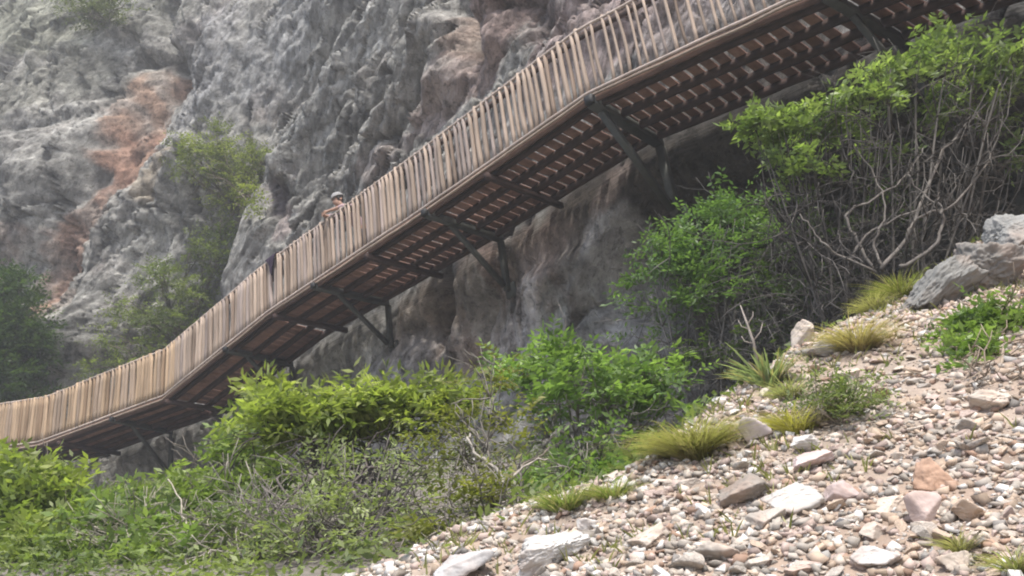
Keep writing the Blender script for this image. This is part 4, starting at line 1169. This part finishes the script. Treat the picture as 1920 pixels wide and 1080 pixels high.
def field(x, y, h, bw, c0, c1, name, label, seed):
    r = np.random.default_rng(seed); n = len(x)
    z = ground_z(x, y) - 0.01
    b = np.stack([x, y, z], -1)
    V, Q, C_ = [], [], []
    th = r.uniform(0, 2 * np.pi, (n, 3))
    allV = []; 
    for j in range(3):
        t = th[:, j]; L = h * r.uniform(0.4, 1.2, n); ln = r.uniform(0.1, 0.9, n)
        d = np.stack([np.cos(t) * ln, np.sin(t) * ln, np.ones(n)], -1)
        s_ = np.stack([-np.sin(t), np.cos(t), 0 * t], -1) * bw
        a = b - s_; c = b + s_; m1 = b + d * (L * 0.55)[:, None] - s_ * 1.1; m2 = b + d * (L * 0.55)[:, None] + s_ * 1.1
        tip = b + d * L[:, None] * np.array([1.25, 1.25, 0.95])
        allV.append(np.stack([a, c, m2, tip, m1], 1))
    V = np.concatenate(allV, 0).reshape(-1, 3)
    Fq = np.arange(len(V)).reshape(-1, 5)
    f = r.random((3 * n, 1)); c = (np.array(c0) * (1 - f) + np.array(c1) * f) * r.uniform(0.75, 1.25, (3 * n, 1))
    o = link(name, new_mesh(name, V, Fq, np.repeat(c, 5, axis=0)), M_LEAF)
    return tag(o, label, "undergrowth" if name == "undergrowth" else "grass", kind="stuff")


hmap = 0.05 + 0.26 * sstep(-0.25, 0.45, fbm(x * 0.9, y * 0.9, 61.0, 3)) * sstep(-0.05, -0.7, crest_sd(x, y))
NL = 7
bx = np.repeat(x, NL) + r4.normal(size=len(x) * NL) * 0.07; by = np.repeat(y, NL) + r4.normal(size=len(x) * NL) * 0.07
bz = ground_z(bx, by) + np.repeat(hmap, NL) * r4.random(len(bx))
d = r4.normal(size=(len(bx), 3)); d[:, 2] = d[:, 2] * 0.5 + 0.1; d /= np.linalg.norm(d, axis=1)[:, None]
sv_ = np.cross(d, r4.normal(size=d.shape) * 0.5 + ZUP); sv_ /= np.linalg.norm(sv_, axis=1)[:, None]
l_ = (0.035 + 0.045 * r4.random(len(bx)))[:, None]
b0 = np.stack([bx, by, bz], -1)
Vu = np.stack([b0, b0 + d * l_ * 0.5 + sv_ * l_ * 0.2, b0 + d * l_, b0 + d * l_ * 0.5 - sv_ * l_ * 0.2], 1).reshape(-1, 3)
f = np.clip(0.5 + 0.9 * fbm(bx * 0.8, by * 0.8, 71.0, 3) + 0.25 * r4.normal(size=len(bx)), 0, 1)[:, None]
cu = (np.array((0.08, 0.11, 0.045)) * (1 - f) + np.array((0.21, 0.25, 0.10)) * f) * r4.uniform(0.75, 1.25, (len(bx), 1))
tag(link("undergrowth", new_mesh("undergrowth", Vu, np.arange(len(Vu)).reshape(-1, 4), np.repeat(cu, 4, axis=0)), M_LEAF), "dull green low growth covering the gully floor", "undergrowth", kind="stuff")
field(x2[k2], y2[k2], 0.07, 0.0028, (0.20, 0.21, 0.10), (0.34, 0.33, 0.18), "grass", "thin pale grass growing between the stones", 4)

# ------------------------------------------------------------------ people and things on the walkway
s = s_at(646); PP, PT, PC = path(s)
PH = PT * [1, 1, 0]; PH /= np.linalg.norm(PH)


def L3(a, w, h):
    """a: along the walkway to the upper right, w: in from the rail, h: above the deck"""
    return PP + PH * a + PC * w + ZUP * h


person = empty("person", L3(0, 0.55, 0), "person in a grey cap leaning over the railing", "person")


def skin_body(name, joints, edges, m, colr_, parent, sub=2):
    me = bpy.data.meshes.new(name)
    names = list(joints); ix = {k: i for i, k in enumerate(names)}
    o0 = np.array(parent.location)
    me.from_pydata([tuple(joints[k][0] - o0) for k in names], [(ix[a], ix[b]) for a, b in edges], [])
    a = me.color_attributes.new("Col", 'FLOAT_COLOR', 'POINT')
    a.data.foreach_set("color", np.tile(np.array(list(colr_) + [1.0]), len(names)))
    o = link(name, me, m, parent)
    o.modifiers.new("skin", 'SKIN'); sm = o.modifiers.new("smooth", 'SUBSURF'); sm.levels = sub; sm.render_levels = sub
    o.modifiers["skin"].use_smooth_shade = True
    sv = me.skin_vertices[0].data
    for i, k in enumerate(names):
        rr = joints[k][1]; sv[i].radius = rr if isinstance(rr, tuple) else (rr, rr); sv[i].use_root = (i == 0)
    return o


def flat_mat(name, c, rough=0.8):
    m, nt, b = mat(name)
    tc = N(nt, 'ShaderNodeTexCoord'); nz_ = N(nt, 'ShaderNodeTexNoise'); nz_.inputs['Scale'].default_value = 30
    nt.links.new(tc.outputs['Object'], nz_.inputs['Vector'])
    mx = N(nt, 'ShaderNodeMix', data_type='RGBA'); mx.inputs['A'].default_value = (*[x * 0.85 for x in c], 1); mx.inputs['B'].default_value = (*[min(1, x * 1.15) for x in c], 1)
    nt.links.new(nz_.outputs['Fac'], mx.inputs['Factor']); nt.links.new(mx.outputs['Result'], b.inputs['Base Color'])
    b.inputs['Roughness'].default_value = rough; b.inputs['Specular IOR Level'].default_value = 0.25
    return m


SKIN = flat_mat("tan_skin", (0.36, 0.22, 0.16), 0.6); SHIRT = flat_mat("mauve_shirt", (0.36, 0.26, 0.27)); TROU = flat_mat("dark_trousers", (0.06, 0.06, 0.08)); CAPM = flat_mat("grey_cap", (0.26, 0.26, 0.26)); HAIR = flat_mat("black_hair", (0.02, 0.017, 0.015), 0.5); SHOE = flat_mat("dark_shoe", (0.05, 0.045, 0.04))
j = {"pelvis": (L3(0.02, 0.62, 0.92), 0.125), "waist": (L3(0.01, 0.54, 1.05), 0.105), "chest": (L3(0, 0.40, 1.20), 0.12), "shoulders": (L3(-0.02, 0.28, 1.29), 0.085), "neck": (L3(-0.04, 0.20, 1.36), 0.05),
     "jaw": (L3(-0.07, 0.15, 1.43), 0.070), "skull": (L3(-0.075, 0.155, 1.52), 0.094), "crown": (L3(-0.07, 0.165, 1.58), 0.06), "nose": (L3(-0.105, 0.055, 1.455), 0.014)}
ed = [("pelvis", "waist"), ("waist", "chest"), ("chest", "shoulders"), ("shoulders", "neck"), ("neck", "jaw"), ("jaw", "skull"), ("skull", "crown"), ("jaw", "nose")]
for sgn, nm in ((-1, "l"), (1, "r")):
    j["ear" + nm] = (L3(-0.075 + sgn * 0.095, 0.165, 1.47), 0.018); ed.append(("skull", "ear" + nm))
    j["sh" + nm] = (L3(sgn * 0.17, 0.29, 1.26), 0.06); ed.append(("shoulders", "sh" + nm))
    j["el" + nm] = (L3(sgn * 0.23, 0.06, 1.19), 0.043); ed.append(("sh" + nm, "el" + nm))
    wx_ = sgn * 0.05 - 0.12
    j["wr" + nm] = (L3(wx_ + sgn * 0.05, -0.07, 1.185), 0.028); ed.append(("el" + nm, "wr" + nm))
    j["palm" + nm] = (L3(wx_ + sgn * 0.0, -0.11, 1.17), (0.038, 0.018)); ed.append(("wr" + nm, "palm" + nm))
    for q_ in range(4):
        ln = (0.034, 0.04, 0.037, 0.028)[q_]
        b0 = L3(wx_ - sgn * 0.005, -0.135, 1.185 - 0.019 * q_); b1 = L3(wx_ - sgn * (0.005 + ln * 0.5), -0.155, 1.175 - 0.02 * q_); b2 = L3(wx_ - sgn * (0.005 + ln), -0.145, 1.16 - 0.021 * q_)
        j[f"f{q_}a" + nm] = (b0, 0.0085); j[f"f{q_}b" + nm] = (b1, 0.0078); j[f"f{q_}c" + nm] = (b2, 0.0066)
        ed += [("palm" + nm, f"f{q_}a" + nm), (f"f{q_}a" + nm, f"f{q_}b" + nm), (f"f{q_}b" + nm, f"f{q_}c" + nm)]
    j["th1" + nm] = (L3(wx_ - sgn * 0.01, -0.09, 1.20), 0.011); j["th2" + nm] = (L3(wx_ - sgn * 0.03, -0.12, 1.21), 0.009); ed += [("palm" + nm, "th1" + nm), ("th1" + nm, "th2" + nm)]
    j["hip" + nm] = (L3(sgn * 0.09, 0.62, 0.86), 0.09); j["kn" + nm] = (L3(sgn * 0.11, 0.56 + 0.05 * sgn, 0.48), 0.062); j["an" + nm] = (L3(sgn * 0.12, 0.58 + 0.10 * sgn, 0.08), 0.042); j["toe" + nm] = (L3(sgn * 0.13, 0.44 + 0.10 * sgn, 0.035), 0.035)
    ed += [("pelvis", "hip" + nm), ("hip" + nm, "kn" + nm), ("kn" + nm, "an" + nm), ("an" + nm, "toe" + nm)]
skin_body("body", j, ed, SKIN, (0.36, 0.22, 0.16), person)
sj = {"pelvis": (L3(0.02, 0.62, 0.90), 0.138), "waist": (L3(0.01, 0.54, 1.05), 0.12), "chest": (L3(0, 0.40, 1.20), 0.136), "shoulders": (L3(-0.02, 0.29, 1.28), 0.095)}
se = [("pelvis", "waist"), ("waist", "chest"), ("chest", "shoulders")]
for sgn, nm in ((-1, "l"), (1, "r")):
    sj["sh" + nm] = (L3(sgn * 0.17, 0.29, 1.26), 0.074); sj["el" + nm] = (L3(sgn * 0.23, 0.06, 1.19), 0.055); sj["cu" + nm] = (L3(sgn * 0.17 - 0.04, 0.01, 1.187), 0.047)
    se += [("shoulders", "sh" + nm), ("sh" + nm, "el" + nm), ("el" + nm, "cu" + nm)]
skin_body("shirt", sj, se, SHIRT, (0.36, 0.26, 0.27), person)
tj = {"belt": (L3(0.02, 0.62, 0.95), 0.135), "pelvis": (L3(0.02, 0.62, 0.88), 0.14)}
te = [("belt", "pelvis")]
for sgn, nm in ((-1, "l"), (1, "r")):
    tj["hip" + nm] = (L3(sgn * 0.09, 0.62, 0.82), 0.10); tj["kn" + nm] = (L3(sgn * 0.11, 0.56 + 0.05 * sgn, 0.48), 0.074); tj["an" + nm] = (L3(sgn * 0.12, 0.58 + 0.10 * sgn, 0.13), 0.058)
    te += [("pelvis", "hip" + nm), ("hip" + nm, "kn" + nm), ("kn" + nm, "an" + nm)]
skin_body("trousers", tj, te, TROU, (0.06, 0.06, 0.08), person)
for sgn in (-1, 1):
    b = MB(); V, Fc = ICO[2]; c = L3(sgn * 0.13, 0.50 + 0.10 * sgn, 0.045)
    b.add((V[:, :1] * PH * 0.05 + V[:, 1:2] * PC * 0.13 + np.maximum(V[:, 2:], -0.6) * ZUP * 0.06) + c, Fc); b.build("shoe", SHOE, person, True, origin=np.array(person.location))
# cap: dome and brim, tipped down
hc = L3(-0.075, 0.155, 1.53)
fd = -PC * 0.95 - PH * 0.45 - ZUP * 0.35; fd /= np.linalg.norm(fd); sd3 = np.cross(fd, ZUP); sd3 /= np.linalg.norm(sd3); ud = np.cross(sd3, fd)
b = MB(); V, Fc = ICO[3]; VV = V.copy(); VV[:, 2] = np.maximum(VV[:, 2], 0.0)
b.add(hc + VV[:, :1] * sd3 * 0.110 + VV[:, 1:2] * fd * 0.122 + (VV[:, 2:] * 0.115 + 0.02) * ud, Fc, None)
cap = b.build("cap", CAPM, person, True, origin=np.array(person.location))
b = MB(); th = np.linspace(-1.25, 1.25, 15)
Vb = []
for rr, dz in ((0.104, 0.028), (0.20, 0.004), (0.20, -0.003), (0.104, 0.018)):
    Vb.append(hc + (np.sin(th) * 0.106)[:, None] * sd3 + (np.cos(th) * (rr - 0.0) + 0.0)[:, None] * fd + (dz - 0.02 * np.abs(np.sin(th)) ** 2)[:, None] * ud)
Vb = np.array(Vb); Q = []
for a in range(4):
    for i in range(14):
        Q.append((a * 15 + i, a * 15 + i + 1, ((a + 1) % 4) * 15 + i + 1, ((a + 1) % 4) * 15 + i))
b.add(Vb.reshape(-1, 3), None, Q); b.build("brim", CAPM, cap, True)
b = MB(); V, Fc = ICO[3]
VV = V.copy(); VV[:, 1] = np.minimum(VV[:, 1], 0.25)
b.add(hc - ZUP * 0.02 + VV[:, :1] * sd3 * 0.098 + VV[:, 1:2] * fd * 0.105 + VV[:, 2:] * ud * 0.09, Fc); b.build("hair", HAIR, person, True, origin=np.array(person.location))
for sgn in (-1, 1):
    b = MB(); V, Fc = ICO[2]
    b.add(L3(-0.09, 0.15, 1.475) + fd * 0.078 + sd3 * sgn * 0.032 + V * 0.011, Fc); b.build("eye", HAIR, person, True, origin=np.array(person.location))

# dark jacket slung over the rail
s = s_at(516); PP, PT, PC = path(s); PH = PT * [1, 1, 0]; PH /= np.linalg.norm(PH)
slope = PT[2] / np.linalg.norm(PT[:2])
nu_, nv_ = 13, 17
V = []
for i in range(nv_):
    t = i / (nv_ - 1)
    for k in range(nu_):
        q_ = k / (nu_ - 1) * 2 - 1
        a = q_ * 0.21
        if t < 0.4:
            w = 0.09 + 0.01 * math.sin(a * 30); h = 1.13 - (0.4 - t) / 0.4 * 0.42
        elif t < 0.6:
            an = (t - 0.4) / 0.2 * math.pi; w = 0.015 + 0.075 * math.cos(an); h = 1.13 + 0.055 * math.sin(an)
        else:
            f = (t - 0.6) / 0.4; w = -0.075 - 0.012 * math.sin(a * 34 + f * 2) - 0.015 * f; h = 1.13 - f * 0.44 * (1 - 0.75 * abs(q_ - 0.3) ** 1.1 / 1.2)
            a = a * (1 - 0.62 * f) + 0.045 * f
        V.append(PP + PH * a + PC * w + ZUP * (h + slope * a))
V = np.array(V); jp = PP + ZUP * 1.1
ii = np.arange(nv_ - 1)[:, None] * nu_ + np.arange(nu_ - 1)[None, :]
Q = np.stack([ii, ii + 1, ii + nu_ + 1, ii + nu_], -1).reshape(-1, 4)
jk = link("jacket", new_mesh("jacket", V - jp, Q, np.ones((len(V), 3)) * np.array((0.035, 0.025, 0.04)), True), M_CLOTH); jk.location = tuple(jp)
md = jk.modifiers.new("thick", 'SOLIDIFY'); md.thickness = 0.012; md.offset = 0
tag(jk, "dark purple jacket slung over the handrail downhill of the person", "jacket")

# ------------------------------------------------------------------ light
HAZE = 0.0040
SUN_EL, SUN_AZ = math.radians(62), math.radians(168)      # azimuth clockwise from north (+y)
sd = Vector((math.sin(SUN_AZ) * math.cos(SUN_EL), math.cos(SUN_AZ) * math.cos(SUN_EL), math.sin(SUN_EL)))
sl = bpy.data.lights.new("sun", 'SUN'); sl.energy = 3.0; sl.angle = math.radians(4); sl.color = (1.0, 0.95, 0.875)
so = bpy.data.objects.new("sun", sl); COL.objects.link(so)
so.rotation_euler = (-sd).to_track_quat('-Z', 'Y').to_euler(); so.location = (0, -10, 30)
w = bpy.data.worlds.new("World"); scene.world = w; w.use_nodes = True
nt = w.node_tree
bg = next(n for n in nt.nodes if n.type == 'BACKGROUND')
sky = nt.nodes.new('ShaderNodeTexSky'); sky.sky_type = 'NISHITA'; sky.sun_disc = False
sky.sun_elevation = SUN_EL; sky.sun_rotation = SUN_AZ; sky.dust_density = 3.0; sky.air_density = 1.0
nt.links.new(sky.outputs['Color'], bg.inputs['Color']); bg.inputs['Strength'].default_value = 0.15

hz = MB(); hz.box((0, 0, 13.0), (1, 0, 0), (0, 1, 0), (0, 0, 1), 225, 225, 23.0)  # haze box added to lift shadows and soften contrast
hm = bpy.data.materials.new("haze"); hm.use_nodes = True
_nt = hm.node_tree; _nt.nodes.clear()
_v = _nt.nodes.new('ShaderNodeVolumePrincipled'); _v.inputs['Color'].default_value = (0.9, 0.93, 0.96, 1); _v.inputs['Density'].default_value = HAZE; _v.inputs['Anisotropy'].default_value = 0.3
_o = _nt.nodes.new('ShaderNodeOutputMaterial'); _nt.links.new(_v.outputs['Volume'], _o.inputs['Volume'])
tag(hz.build("haze", hm), "thin pale haze volume added to lift the shadows", "haze", kind="stuff")

scene.view_settings.view_transform = 'Standard'; scene.view_settings.look = 'None'
scene.view_settings.exposure = 1.0; scene.view_settings.gamma = 1.0
scene.render.engine = 'CYCLES'
scene.cycles.pixel_filter_type = 'BLACKMAN_HARRIS'; scene.cycles.filter_width = 2.0
scene.cycles.max_bounces = 6
